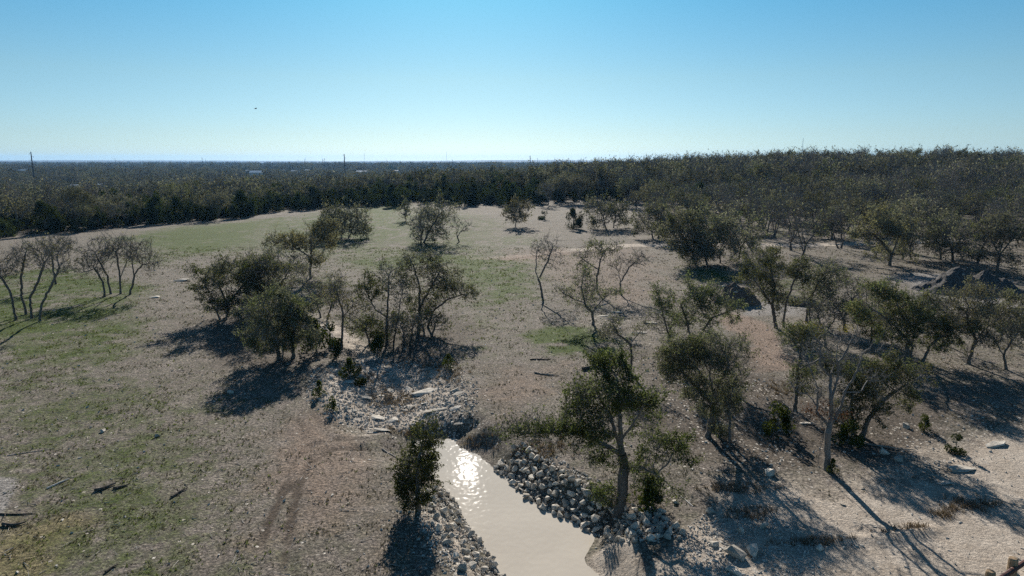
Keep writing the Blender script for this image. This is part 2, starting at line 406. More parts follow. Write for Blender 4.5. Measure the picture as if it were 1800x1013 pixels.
# rocky speckle: small flat stones lying in the soil
vo = g.n('ShaderNodeTexVoronoi'); vo.inputs['Scale'].default_value = 5.0; vo.inputs['Randomness'].default_value = 1; g.l(p, vo.inputs['Vector'])
sep = g.n('ShaderNodeSeparateColor'); g.l(vo.outputs['Color'], sep.inputs[0])
st = g.math('MULTIPLY', g.math('LESS_THAN', vo.outputs['Distance'], .34), g.math('LESS_THAN', sep.outputs[0], g.math('ADD', g.math('MULTIPLY', rocky, .62), .018)))
c = g.mix(st, c, g.mix(sep.outputs[1], (.34, .31, .27), (.58, .55, .50)))
c = masked(c, wood, g.mix(g.rng(nM, .3, .7), (.035, .033, .026), (.085, .078, .060)), .3)
gr_ = g.mix(1.0, c, g.mix(g.math('POWER', sg.outputs[0], 1.6), (.62, .61, .60), (1.62, 1.58, 1.52)), 'MULTIPLY')
c = g.mix(g.rng(caliche, .2, 1.2, 1.0, .35), c, gr_)
g.l(c, g.b.inputs['Base Color']); g.b.inputs['Roughness'].default_value = .95; g.b.inputs['Specular IOR Level'].default_value = .12
hgt = g.math('ADD', g.math('MULTIPLY', nF, 1.0), g.math('MULTIPLY', nX, .45))
hgt = g.math('ADD', hgt, g.math('MULTIPLY', st, .25))
g.l(g.bump(hgt, .9, .10), g.b.inputs['Normal'])
M['ground'] = g.m
# water: silty, still, lightly rippled
w = N('pond_water'); p = w.pos()
wc = w.mix(w.rng(w.noise(.35, 3, .5, p), .3, .7), (.465, .418, .352), (.515, .465, .392))
w.l(wc, w.b.inputs['Base Color']); w.b.inputs['Roughness'].default_value = .02; w.b.inputs['IOR'].default_value = 1.33; w.b.inputs['Specular IOR Level'].default_value = .4
mp = w.n('ShaderNodeMapping'); w.l(p, mp.inputs['Vector']); mp.inputs['Scale'].default_value = (1.0, .75, 1)
h1 = w.noise(4.5, 0, .5, mp.outputs[0], .3); h2 = w.noise(1.3, 0, .5, mp.outputs[0])
calm = w.rng(w.noise(.28, 2, .5, p), .35, .65, .5, 1.0)
w.l(w.bump(w.math('MULTIPLY', w.math('ADD', h1, h2), calm), .42, .017), w.b.inputs['Normal'])
M['water'] = w.m

# ------------------------------------------------------------------ ground sheet
def axis(lo_f, hi_f, df, lo_m, hi_m, dm, lo, hi, gr):
    a = list(np.arange(lo_f, hi_f, df)); a += list(np.arange(a[-1] + df, hi_m, dm)); d = dm
    while a[-1] < hi: d *= gr; a.append(a[-1] + d)
    b = list(np.arange(lo_f - dm, lo_m, -dm)); d = dm
    if not b: b = [lo_f - dm]
    while b[-1] > lo: d *= gr; b.append(b[-1] - d)
    return np.array(b[::-1] + a)
gx = axis(-27, 30, .24, -105, 112, .85, -9800, 9800, 1.06)
gy = axis(18, 58, .24, 14, 172, .85, -600, 9800, 1.045)
X, Y = np.meshgrid(gx, gy); Z = height(X.ravel(), Y.ravel())
nx, ny = len(gx), len(gy)
idx = np.arange(nx * ny).reshape(ny, nx)
F = np.stack([idx[:-1, :-1].ravel(), idx[:-1, 1:].ravel(), idx[1:, 1:].ravel(), idx[1:, :-1].ravel()], 1)
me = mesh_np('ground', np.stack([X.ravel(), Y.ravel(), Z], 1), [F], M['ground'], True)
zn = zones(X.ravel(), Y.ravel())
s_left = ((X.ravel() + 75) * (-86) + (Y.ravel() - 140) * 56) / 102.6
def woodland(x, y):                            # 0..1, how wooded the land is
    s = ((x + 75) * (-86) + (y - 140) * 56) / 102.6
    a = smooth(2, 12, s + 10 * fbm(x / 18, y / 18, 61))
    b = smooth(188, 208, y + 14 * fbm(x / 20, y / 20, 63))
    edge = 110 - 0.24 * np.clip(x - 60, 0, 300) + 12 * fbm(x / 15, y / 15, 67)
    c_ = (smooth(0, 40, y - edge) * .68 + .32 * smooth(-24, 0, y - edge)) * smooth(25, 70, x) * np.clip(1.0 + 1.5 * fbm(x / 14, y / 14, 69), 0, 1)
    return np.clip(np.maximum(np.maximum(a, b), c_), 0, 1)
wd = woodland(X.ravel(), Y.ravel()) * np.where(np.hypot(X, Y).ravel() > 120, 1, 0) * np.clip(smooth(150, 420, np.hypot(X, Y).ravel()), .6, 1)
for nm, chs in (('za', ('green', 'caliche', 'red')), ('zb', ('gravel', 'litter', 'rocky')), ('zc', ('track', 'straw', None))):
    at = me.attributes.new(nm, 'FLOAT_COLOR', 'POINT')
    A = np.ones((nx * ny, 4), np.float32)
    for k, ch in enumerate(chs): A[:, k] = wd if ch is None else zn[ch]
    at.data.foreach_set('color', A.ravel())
tag(link('ground', me), kind='structure')
# pond sheet
wp = np.array(POND); cx_, cy_ = wp.mean(0)
px_ = np.arange(wp[:, 0].min() - 2, wp[:, 0].max() + 2, .5); py_ = np.arange(wp[:, 1].min() - 1, wp[:, 1].max() + 2, .5)
PX, PY = np.meshgrid(px_, py_); keep = poly_sd(PX, PY, POND) < 1.1
ii = np.arange(PX.size).reshape(PX.shape)
kq = keep[:-1, :-1] & keep[:-1, 1:] & keep[1:, 1:] & keep[1:, :-1]
F = np.stack([ii[:-1, :-1][kq], ii[:-1, 1:][kq], ii[1:, 1:][kq], ii[1:, :-1][kq]], 1)
tag(link('pond_water', mesh_np('pond_water', np.stack([PX.ravel(), PY.ravel(), np.full(PX.size, WZ)], 1), [F], M['water'], True)), kind='structure')

# ------------------------------------------------------------------ tree builder (branches grow towards points of the crown)
def unit(v): return v / (np.linalg.norm(v, axis=-1, keepdims=True) + 1e-9)
def blob_points(r, blobs, dens, step):
    out = []
    for b in blobs:
        c, rad = np.array(b[0]), np.array(b[1])
        n = max(8, int(dens * (rad[0] * rad[1] * rad[2])**(2/3) * 12 * (.25 / step)**1.3 * 52))
        m = int(np.clip(n / 40, 4, 13))                       # a crown is a handful of ragged sub-clumps
        cc = unit(r.normal(size=(m, 3))) * (.35 + .65 * r.random((m, 1))**.7) * 0.85
        rr = .20 + .26 * r.random(m); k = r.integers(0, m, n)
        q = cc[k] + unit(r.normal(size=(n, 3))) * (r.random((n, 1))**.5) * rr[k][:, None]
        q += cc[k] * (r.random((n, 1)) < .10) * r.random((n, 1)) * .45
        out.append(c + q * rad)
    return np.concatenate(out)
NODES = []
def grow(r, stems, blobs, step, dens, gnarl=.28, maxn=5200, itn=140):
    P = []; par = []
    for st in stems:
        st = [np.array(q, float) for q in st]; prev = -1
        if len(P) and st[0][2] > .35:
            prev = int(np.argmin([np.linalg.norm(np.array(q) - st[0]) for q in P])); st[0] = np.array(P[prev]) + (st[1] - st[0]) * .02
        for i in range(len(st) - 1):
            L = np.linalg.norm(st[i+1] - st[i]); n = max(1, int(L / step))
            for k in range(n + (1 if i == len(st) - 2 else 0)):
                q = st[i] + (st[i+1] - st[i]) * k / n
                if prev >= 0: q = q + r.normal(size=3) * step * .10
                P.append(q); par.append(prev); prev = len(P) - 1
    P = np.array(P); par = list(par)
    A = blob_points(r, blobs, dens, step)
    D = np.full(len(A), 1e9); I = np.zeros(len(A), int); nch = {}
    def upd(lo):
        nonlocal D, I
        d = np.linalg.norm(A[:, None, :] - P[None, lo:, :], axis=2); j = d.argmin(1); dm = d[np.arange(len(A)), j]
        b = dm < D; D = np.where(b, dm, D); I = np.where(b, j + lo, I)
    upd(0); dk = step * 1.1
    for it in range(itn):
        al = D > dk; A, D, I = A[al], D[al], I[al]
        if len(A) == 0 or len(P) > maxn: break
        cn = np.array([nch.get(a, 0) for a in I]); ex = cn >= 4
        if ex.any(): A, D, I = A[~ex], D[~ex], I[~ex]
        if len(A) == 0: break
        S_ = np.zeros_like(P); np.add.at(S_, I, unit(A - P[I]))
        act, first = np.unique(I, return_index=True)
        d = unit(S_[act])
        again = np.array([nch.get(a, 0) > 0 for a in act])          # a second shoot heads for one point of its own
        d[again] = unit(A[first[again]] - P[act[again]])
        d = unit(d + r.normal(size=d.shape) * gnarl + np.array([0, 0, .06]))
        lo = len(P); P = np.concatenate([P, P[act] + d * step]); par += list(act)
        for a in act: nch[a] = nch.get(a, 0) + 1
        sh = r.permutation(len(A)); A, D, I = A[sh], D[sh], I[sh]
        upd(lo)
    NODES.append((len(P), it))
    return P, np.array(par)
def frames(d):
    ref = np.tile(np.array([.83, .41, .17]), (len(d), 1)); a = unit(np.cross(d, ref)); return a, np.cross(d, a)
def skin(P, par, R_, main, lo, hi, n):
    """rings of n sides for branch pieces with lo <= radius < hi"""
    d = np.zeros_like(P); has = par >= 0
    d[has] = P[has] - P[par[has]]
    for i in np.where(~has)[0]: d[i] = (0, 0, 1)
    d = unit(d); a, b = frames(d)
    ang = np.arange(n) * 2 * math.pi / n; cs, sn = np.cos(ang), np.sin(ang)
    def rings(c, A_, B_, rr): return c[:, None, :] + rr[:, None, None] * (A_[:, None, :] * cs[None, :, None] + B_[:, None, :] * sn[None, :, None])
    sel = np.where(has & (R_ >= lo) & (R_ < hi))[0]
    if not len(sel): return np.zeros((0, 3)), np.zeros((0, 4), int)
    end = rings(P[sel], a[sel], b[sel], R_[sel])
    pp = par[sel]; ismain = main[pp] == sel
    rs = np.where(ismain, np.minimum(R_[pp], R_[sel] * 1.35), R_[sel] * 1.1); A0 = np.where(ismain[:, None], a[pp], a[sel]); B0 = np.where(ismain[:, None], b[pp], b[sel])
    root = par[pp] < 0; rs = np.where(root & ismain, R_[pp], rs)
    start = rings(P[pp], A0, B0, rs)
    V = np.concatenate([start, end], 1).reshape(-1, 3)
    base = np.arange(len(sel))[:, None] * 2 * n; k = np.arange(n)[None, :]; k2 = (k + 1) % n
    F = np.stack([base + k, base + k2, base + n + k2, base + n + k], 2).reshape(-1, 4)
    return V, F
def twig_mesh(r, base, dirs, L, w):
    d = unit(dirs); a, b = frames(d); n = len(d); V = np.zeros((n, 4, 3))
    for k in range(3):
        an = 2 * math.pi * k / 3
        V[:, k] = base + w[:, None] * (math.cos(an) * a + math.sin(an) * b)
    V[:, 3] = base + d * L[:, None]
    i = np.arange(n)[:, None] * 4
    F = np.concatenate([i + np.array([[0, 1, 3]]), i + np.array([[1, 2, 3]]), i + np.array([[2, 0, 3]])])
    return V.reshape(-1, 3), F
def leaf_mesh(r, c, size, up=.25):
    n = len(c); nrm = unit(r.normal(size=(n, 3)) + np.array([0, 0, up])); a, b = frames(nrm)
    th = r.random(n) * 2 * math.pi; u = a * np.cos(th)[:, None] + b * np.sin(th)[:, None]; v = np.cross(nrm, u)
    s = (size * (.65 + .7 * r.random(n)))[:, None]
    V = np.stack([c - u * s, c + v * s * .55 + nrm * s * .12, c + u * s, c - v * s * .55 + nrm * s * .12], 1)
    return V.reshape(-1, 3), np.arange(n * 4).reshape(-1, 4)
def cat(parts):
    V = []; F3 = []; F4 = []; o = 0
    for v, f in parts:
        if not len(v): continue
        V.append(v); (F3 if f.shape[1] == 3 else F4).append(f + o); o += len(v)
    return np.concatenate(V), [np.concatenate(q) for q in (F3, F4) if q]
def tree_meshes(seed, stems, blobs, step=.25, dens=1.0, base_r=.2, leaf=.09, nleaf=5, twigs=3, twig_w=.010, twig_l=.4,
                leafmats=(('oak_olive', 1.0),), bark='bark', gnarl=.28, patch=None, spread=1.0, maxn=5200, shoots=.6):
    """returns [(part name, mesh)]; leafmats: (material, share); patch: {(material): blob list} extra clumps"""
    r = np.random.default_rng(seed)
    P, par = grow(r, stems, blobs, step, dens, gnarl, maxn)
    n = len(P); kids = [[] for _ in range(n)]
    for i, q in enumerate(par):
        if q >= 0: kids[q].append(i)
    tips = np.zeros(n)
    for i in range(n - 1, -1, -1):
        if not kids[i]: tips[i] = 1
        if par[i] >= 0: tips[par[i]] += tips[i]
    nst = max(1, sum(1 for q in par if q < 0)); T = max(4.0, tips.max()); r0 = twig_w * 1.25
    e = math.log(T) / math.log(max(base_r / r0, 2.0))
    R_ = r0 * tips**(1 / e) * .68
    for i in range(n):                          # root flare
        if P[i][2] < .5 and R_[i] > base_r * .35: R_[i] *= 1 + .45 * max(0, 1 - (P[i][2] + .1) / .5)
    main = np.full(n, -1)
    for i in range(n):
        if kids[i]: main[i] = max(kids[i], key=lambda k: R_[k])
    thick = base_r * .42
    out = []
    root = np.arange(n)
    for i in range(n):
        if par[i] >= 0: root[i] = root[par[i]]
    for q in np.unique(root):
        rmax = R_[root == q].max(); th = min(thick, rmax * .5)
        V, F = skin(P, par, np.where(root == q, R_, -1), main, th, 9, 8)
        if len(V): out.append(('trunk', mesh_np('trunk', V, [F], M[bark], True)))
    br = [skin(P, par, R_, main, r0 * 2.6, thick * 1.02, 5), skin(P, par, R_, main, 0, r0 * 2.6, 3)]
    thin = np.where((R_ < r0 * 2.2) & (par >= 0))[0]
    dn = unit(P[thin] - P[par[thin]])
    tipn = np.array([i for i in range(n) if not kids[i] and par[i] >= 0])
    ks = np.repeat(tipn, 2); ks = ks[r.random(len(ks)) < shoots]                    # upright leafy sprays that fray the outline
    sdir = unit(unit(P[ks] - P[par[ks]]) * .8 + unit(r.normal(size=(len(ks), 3))) * .55 + np.array([0, 0, .45])) if len(ks) else np.zeros((0, 3))
    sL = twig_l * (.9 + 1.5 * r.random(len(ks)))
    if len(ks): br.append(twig_mesh(r, P[ks], sdir, sL, np.full(len(ks), twig_w * 1.1)))
    if twigs:
        k = np.repeat(np.arange(len(thin)), twigs); f = r.random(len(k))[:, None]
        b0 = P[par[thin[k]]] * (1 - f) + P[thin[k]] * f
        dd = dn[k] * .7 + unit(r.normal(size=(len(k), 3))) * .9 + np.array([0, 0, .3])
        L = twig_l * (.4 + .9 * r.random(len(k)))
        br.append(twig_mesh(r, b0, dd, L, np.full(len(k), twig_w * .75)))
    V, F = cat(br); out.append(('branches', mesh_np('branches', V, F, M['deadbark' if bark == 'deadbark' else 'twig'], False)))
    if nleaf > 0:
        # leaves gather in clumps: some shoots carry many, some few
        tp = P[thin]; nz = fbm(tp[:, 0] / .9 + tp[:, 2] * .8 + seed, tp[:, 1] / .9 - tp[:, 2] * .7, seed % 97, 2)
        w = np.clip(r.gamma(1.2, .85, len(thin)), .03, 4) * np.clip(.95 + 2.6 * nz, .05, 2.4); cnt = r.poisson(nleaf * 2.15 * w)
        k = np.repeat(np.arange(len(thin)), cnt)
        c = P[thin[k]] + np.clip(r.normal(size=(len(k), 3)), -1.7, 1.7) * (twig_l * .36 * spread) + dn[k] * (twig_l * .3)
        if len(ks):
            wk = np.clip(.95 + 2.6 * fbm(P[ks][:, 0] / .9 + P[ks][:, 2] * .8 + seed, P[ks][:, 1] / .9 - P[ks][:, 2] * .7, seed % 97, 2), .1, 2.4)
            kk = np.repeat(np.arange(len(ks)), r.poisson(nleaf * 1.5 * wk)); ff = r.random(len(kk))[:, None]
            c = np.concatenate([c, P[ks][kk] + sdir[kk] * sL[kk][:, None] * ff + r.normal(size=(len(kk), 3)) * twig_l * .13])
            lut = {t_: j for j, t_ in enumerate(thin)}; k = np.concatenate([k, np.array([lut.get(t_, 0) for t_ in ks[kk]], int)])
        who = r.random(len(thin)); acc = 0; V0, F0, mi = [], [], []
        me_parts = []
        for m_, share in leafmats:
            s_ = (who[k] >= acc) & (who[k] < acc + share + 1e-6); acc += share
            if s_.any(): me_parts.append((m_, c[s_]))
        V = []; F = []; mats = []; o = 0
        for m_, cc in me_parts:
            v, f = leaf_mesh(r, cc, leaf); V.append(v); F.append(f + o); mats.append((m_, len(f))); o += len(v)
        for m_, bl in (patch or {}).items():
            for c0, rad, cntp in bl:
                q = unit(r.normal(size=(cntp, 3))) * (r.random((cntp, 1))**.5) * np.array(rad) + np.array(c0)
                v, f = leaf_mesh(r, q, leaf); V.append(v); F.append(f + o); mats.append((m_, len(f))); o += len(v)
        if V:
            me_ = mesh_np('crown', np.concatenate(V), [np.concatenate(F)])
            names = []
            for m_, _ in mats:
                if m_ not in names: names.append(m_); me_.materials.append(M[m_])
            me_.polygons.foreach_set('material_index', np.concatenate([np.full(nf, names.index(m_), np.int32) for m_, nf in mats]))
            out.append(('crown', me_))
    return out
def juniper_meshes(seed, h=4.0, rad=1.4, n=2600, leaf=.13, mat='juniper', trunk=.12, base=.06, lean=0.0, lumps=14):
    r = np.random.default_rng(seed)
    tb = MB().tube([(0, 0, -.2), (lean * .3, .02, h * .4), (lean, 0, h * .85)], [trunk, trunk * .7, trunk * .15], 6)
    lobes = []
    for k in range(lumps):
        t = r.random()**1.3; zc = h * (base + (1 - base) * t); a = r.random() * 2 * math.pi
        rr = rad * (math.sqrt(max(.05, 1 - (1.7 * t - .6)**2)) if lumps >= 12 else (1 - t)**.6) * (.45 + .45 * r.random())
        lobes.append((np.array([math.cos(a) * rr + lean * t, math.sin(a) * rr, zc]), rad * (.30 + .30 * r.random()) * (1 - .35 * t)))
    c = []
    for q, s in lobes:
        m = max(10, int(n / lumps * (.6 + .8 * r.random())))
        d = unit(r.normal(size=(m, 3))) * (r.random((m, 1))**.35) * s; d[:, 2] *= 1.35; c.append(q + d)
    c = np.concatenate(c); c = c[c[:, 2] > .03]
    V, F = leaf_mesh(r, c, leaf, .1)
    bw = []
    for q, s in lobes:
        bw.append((np.array([lean * .2, 0, max(.1, q[2] * .55)]), q))
    bm_ = MB()
    for a_, b_ in bw: bm_.tube([a_, (a_ + b_) / 2 + r.normal(size=3) * .08, b_], [trunk * .35, trunk * .22, trunk * .08], 4)
    return [('trunk', tb.mesh('trunk', M['bark'])), ('branches', bm_.mesh('branches', M['twig'])), ('crown', mesh_np('crown', V, [F], M[mat]))]
def put(name, parts, label, cat_, loc, rz=0.0, sc=1.0, group=None):
    t = thing(name, label, cat_, loc, rz, sc, group)
    for nm, me_ in parts: link(nm, me_, t)
    return t

# ---- trees of the foreground and middle distance, each with its own stems and crown outline
def hero(name, label, base, stems, blobs, seed, lm=(('oak_grey', 1.0),), bark='bark', r=None, nleaf=5, twigs=5, dens=1.0, patch=None, gnarl=.28, lsz=1.0, spread=1.0, group=None, deep=.85, twf=1.0, shoots=.6):
    b = G(*base); Yb = b[1]
    px = Yb / math.cos(PITCH) / 683.0           # metres per rendered pixel there
    def loc(u, v, dy=0.0):
        q = at_y(u, v, Yb); return np.array([q[0] - b[0], dy, q[2] - b[2]])
    ST = []
    for k, st in enumerate(stems):
        pts = []
        for j, q in enumerate(st):
            dy = q[2] if len(q) > 2 else (0 if j == 0 else (rng.random() - .5) * .5 * j * .5)
            pts.append(loc(q[0], q[1], dy))
        if st[0][1] > base[1] - 14 and pts[0][2] < .9:       # grounded stem
            g0 = pts[0].copy(); g0[2] = hz(b[0] + g0[0], b[1] + g0[1]) - b[2] - .25; pts[0] = g0
        ST.append(pts)
    BL = []
    for q in blobs:
        u, v, ru, rv = q[:4]; dy = q[4] if len(q) > 4 else 0
        s = Yb / math.cos(PITCH) / FPX
        BL.append((loc(u, v, dy), 1.22 * np.array([ru * s, max(.3, ru * s * deep), rv * s])))
    if nleaf >= 2.2:
        rm = np.mean([bb[1] for bb in BL], axis=0); zt = max(bb[0][2] for bb in BL)
        for k_ in range(2 + len(ST)):
            st = ST[k_ % len(ST)]; q = np.array(st[min(1, len(st) - 1)]); aa = rng.random() * 6.28
            BL.append((np.array([q[0] + math.cos(aa) * rm[0] * .7, q[1] + math.sin(aa) * rm[0] * .7, zt * (.26 + .22 * rng.random())]), rm * (.34 + .22 * rng.random())))
        for st in ST:
            for q in st[1:]:
                if rng.random() < .75: BL.append((np.array(q) + rng.normal(size=3) * .25, rm * (.34 + .3 * rng.random())))
    PT = None
    if patch:
        PT = {}
        for m_, lst in patch.items():
            PT[m_] = []
            for u, v, ru, rv, n_ in lst:
                s = Yb / math.cos(PITCH) / FPX
                PT[m_].append((loc(u, v), (ru * s, ru * s * .8, rv * s), n_))
    step = min(.55, max(.18, px * 3.2))
    parts = tree_meshes(seed, ST, BL, step, dens, r or .2, max(.045, px * .80) * lsz, nleaf, twigs, max(.007, px * .14) * twf, max(.32, step * 1.5), lm, bark, gnarl, PT, spread, 5200, shoots)
    return put(name, parts, label, 'tree', tuple(b), 0, 1, group)
OL = (('oak_olive', .75), ('oak_grey', .25)); DK = (('oak_dark', .7), ('oak_olive', .3)); GR = (('oak_grey', .75), ('oak_olive', .25)); BR = (('oak_brown', .6), ('oak_grey', .4))
hero('live_oak', 'big dark live oak with a long low limb reaching left over the riprap bank', (1088,897),
     [[(1088,897),(1096,850),(1098,820),(1092,785),(1088,730),(1082,665)], [(1094,800),(1076,740,.5),(1050,695,.9)], [(1099,822),(1128,817,-.4),(1150,824,-.5),(1172,842,-.6)], [(1094,806),(1045,776,.3),(1000,764,.4),(960,764,.2),(905,762,0)], [(1092,780),(1118,725,-.4),(1132,690,-.8)]],
     [(1078,700,66,48),(1080,655,40,28),(1030,690,28,24),(1132,735,26,40),(1020,755,34,26),(965,754,38,25),(905,756,30,22),(985,752,30,20),(940,752,30,20),(900,750,26,18),(1035,740,26,22),(1050,798,32,24),(1168,790,40,24),(1140,855,30,26),(1070,745,45,25),(1060,875,36,16)], 11, DK, r=.34, nleaf=8, dens=1.5, gnarl=.22, deep=.8, patch={'oak_dark': [(1022,757,26,16,420),(985,754,24,15,380),(950,756,26,15,420),(912,758,24,14,360),(888,768,12,8,90)], 'oak_olive': [(1000,748,24,10,160),(930,748,26,10,160),(1148,858,18,20,200)]})
hero('live_oak', 'small dense evergreen tree standing alone at the left edge of the pond', (735,897),
     [[(735,897),(734,850),(737,800),(744,770),(750,748)]], [(747,762,30,26),(742,800,14,14),(738,830,36,30),(730,866,32,24),(762,822,14,14),(712,870,14,16)], 12, (('oak_dark', .6), ('oak_olive', .4)), r=.15, nleaf=10, dens=1.5, gnarl=.2)
hero('live_oak', 'three-stemmed grey-green live oak between the pond oak and the dead tree', (1258,768),
     [[(1243,766),(1250,735),(1256,700),(1245,660)], [(1264,762,.8),(1262,725,.6),(1268,680,.4),(1280,640)], [(1275,778,-.6),(1277,740,-.5),(1280,705),(1292,660)], [(1254,712),(1225,680),(1195,650)]],
     [(1240,628,52,36),(1195,640,34,30),(1292,622,28,38),(1278,685,30,38),(1225,672,30,24),(1262,610,40,26),(1178,622,16,18)], 13, (('oak_grey', .55), ('oak_olive', .45)), r=.2, nleaf=7, dens=1.2, gnarl=.2)
hero('dead_oak', 'pale grey dead tree with tangled bare branches and rust-brown leaves above its broken trunk', (1446,826),
     [[(1437,828),(1439,802),(1441,782),(1443,768)], [(1455,824),(1454,790),(1452,756),(1462,728),(1454,694),(1464,660),(1456,628),(1466,600)], [(1453,756),(1476,728),(1484,690),(1508,662),(1520,622),(1538,606)], [(1453,752),(1434,722),(1438,684),(1420,650),(1414,612),(1398,600)],
      [(1458,700),(1474,664),(1470,634),(1488,612),(1496,588)], [(1436,712),(1416,690),(1404,692),(1392,674)], [(1484,690),(1510,690),(1528,672),(1550,672)], [(1458,665),(1440,640),(1444,606),(1430,590)]],
     [(1420,615,22,18),(1466,606,26,18),(1500,600,24,18),(1540,612,20,18),(1408,672,18,14),(1535,664,22,12),(1448,640,24,20),(1492,640,24,18),(1455,690,30,22),(1440,732,34,14),(1475,715,30,16)], 14, (('dead_leaf', 1.0),), 'deadbark', r=.2, nleaf=0.02, twigs=2, dens=.6, gnarl=.55, twf=1.6, patch={'dead_leaf': [(1436,728,20,12,170),(1470,732,22,10,110),(1420,716,18,12,80),(1452,708,24,10,70),(1490,728,12,8,40)]})
hero('live_oak', 'slim tree behind the dead tree with a yellow-green clump at its top', (1398,722),
     [[(1398,722),(1399,690),(1402,650),(1410,610),(1425,585)], [(1402,650),(1440,630),(1475,625)]], [(1425,588,42,20),(1410,652,22,16),(1402,682,20,14),(1470,640,34,18)], 15, OL, r=.14, nleaf=4, dens=1, patch={'oak_yellow': [(1420,580,34,15,420),(1490,578,18,9,120),(1400,672,14,9,80)]})
hero('live_oak', 'olive live oak fanning up to the right from behind the dead tree', (1510,768),
     [[(1512,770),(1524,738),(1545,705),(1575,680),(1612,655)], [(1508,768,.3),(1502,735,.3),(1500,700,.2)], [(1520,748,-.3),(1540,725),(1580,705),(1596,698)]],
     [(1500,690,34,24),(1538,680,42,26),(1582,664,38,20),(1492,735,24,34),(1560,645,30,18),(1620,650,18,12),(1540,715,26,14)], 16, (('oak_olive', .8), ('oak_brown', .2)), r=.2, nleaf=6.5, dens=1.1)
hero('live_oak', 'large olive oak with several upright stems and a long limb arching right', (1602,636),
     [[(1594,636),(1598,600),(1590,565),(1575,535)], [(1606,636,.4),(1610,598,.4),(1615,560)], [(1614,632,-.3),(1632,604,-.3),(1662,580,-.3),(1698,570,-.3)], [(1600,600),(1570,570),(1545,550)]],
     [(1558,512,36,26),(1542,550,38,26),(1590,552,40,32),(1636,548,40,26),(1682,568,30,18),(1566,588,28,22),(1640,600,34,10)], 17, (('oak_olive', .7), ('oak_brown', .3)), r=.22, nleaf=6.5, dens=1.1)
hero('live_oak', 'open leaning oak right of the arching limb with thin brownish foliage', (1702,640),
     [[(1702,640),(1706,615),(1714,598),(1700,565),(1692,540)], [(1714,598),(1730,578),(1756,560),(1775,545)], [(1712,602),(1735,590),(1745,540)]],
     [(1700,535,40,30),(1742,555,44,26),(1690,568,28,22),(1722,515,36,16),(1660,580,20,14)], 18, BR, r=.17, nleaf=3, dens=1)
hero('live_oak', 'oak leaning in at the right edge of the picture below the gravel heap', (1812,612),
     [[(1816,614),(1796,588),(1776,560),(1765,545)]], [(1780,540,34,24),(1815,545,36,28),(1765,560,20,12)], 19, GR, r=.18, nleaf=4)
hero('live_oak', 'small straight tree standing in front of the large many-stemmed oak', (1532,608),
     [[(1532,608),(1532,588),(1534,568)]], [(1530,552,30,16),(1515,560,16,12),(1548,558,16,12)], 20, OL, r=.11, nleaf=6)
hero('live_oak', 'leafy V-shaped oak beside the small gravel mound', (1371,577),
     [[(1365,577),(1359,540),(1340,512),(1322,488)], [(1379,573,.3),(1384,535,.3),(1394,505),(1402,478)], [(1360,540),(1362,505),(1352,470)]],
     [(1334,468,28,24),(1354,500,30,24),(1400,478,24,26),(1318,498,18,16),(1350,447,22,14),(1375,480,20,18)], 21, OL, r=.2, nleaf=5.5)
hero('live_oak', 'grey-green oak just right of the V-shaped oak', (1418,567),
     [[(1418,567),(1420,535),(1438,500),(1452,480)], [(1426,568,.3),(1424,530),(1425,505)]], [(1448,488,36,26),(1430,512,26,26),(1468,478,24,18)], 22, GR, r=.15, nleaf=4)
hero('live_oak', 'gnarled half-bare oak right of the grey-green oak', (1487,582),
     [[(1487,582),(1484,560),(1492,540),(1498,520)], [(1484,560),(1470,540),(1460,530)]], [(1478,530,30,24),(1500,508,24,18),(1462,548,18,14)], 23, GR, r=.16, nleaf=1.4, twigs=5, gnarl=.4)
hero('live_oak', 'spreading olive oak left of the dark earth mound', (1214,645),
     [[(1222,645),(1218,610),(1207,570),(1200,535)], [(1218,612),(1236,582),(1250,557),(1290,543)], [(1205,640,.8),(1182,600,.8),(1170,560,.8),(1163,522,.8)]],
     [(1170,525,18,24),(1212,525,28,32),(1252,525,30,26),(1286,538,20,18),(1200,560,24,18),(1240,560,22,14)], 24, OL, r=.19, nleaf=4)
hero('live_oak', 'slender forked tree behind the big pond oak', (1107,657),
     [[(1107,657),(1110,625),(1109,606),(1088,590),(1074,565)], [(1110,606),(1124,585),(1136,560)]], [(1080,575,24,20),(1132,572,13,20),(1060,590,14,10)], 25, GR, r=.11, nleaf=2.2, twigs=4)
hero('live_oak', 'low dark oak with arms spread wide in the stony clearing', (1044,571),
     [[(1044,571),(1040,548),(1026,532),(1000,522),(985,512)], [(1040,548),(1060,526),(1078,510)], [(1030,534),(1022,505),(1025,480)]], [(1024,497,28,26),(990,516,22,13),(1072,512,22,11)], 26, GR, r=.17, nleaf=2.4, twigs=4)
hero('live_oak', 'tall oak behind the low wide-armed oak', (1050,515),
     [[(1050,515),(1050,485),(1054,462),(1062,440)], [(1051,475),(1030,460),(1018,450)]], [(1056,436,28,18),(1026,454,20,13),(1080,436,16,14)], 27, GR, r=.16, nleaf=2.6, twigs=4)
hero('bare_tree', 'bare tree with two arms standing right of the tall clearing oak', (1092,518),
     [[(1092,518),(1090,492),(1084,468)], [(1090,495),(1106,470),(1124,454)]], [(1084,468,16,18),(1122,460,22,16)], 28, GR, r=.14, nleaf=.5, twigs=6)
hero('bare_tree', 'bare crooked tree standing alone left of the stony clearing', (952,522),
     [[(954,522),(950,498),(941,478),(944,440)], [(948,490),(962,462),(972,432)]], [(946,438,20,22),(972,440,18,22),(985,462,12,10)], 29, GR, r=.16, nleaf=.3, twigs=6)
hero('live_oak', 'tall lone oak with rounded brownish crown behind the creekside clump', (545,490),
     [[(545,490),(545,470),(549,448),(548,420)], [(549,455),(520,436),(495,424)], [(550,460),(560,452)]], [(545,415,38,25),(486,424,24,13),(562,456,11,12),(515,425,20,12)], 30, BR, r=.21, nleaf=5)
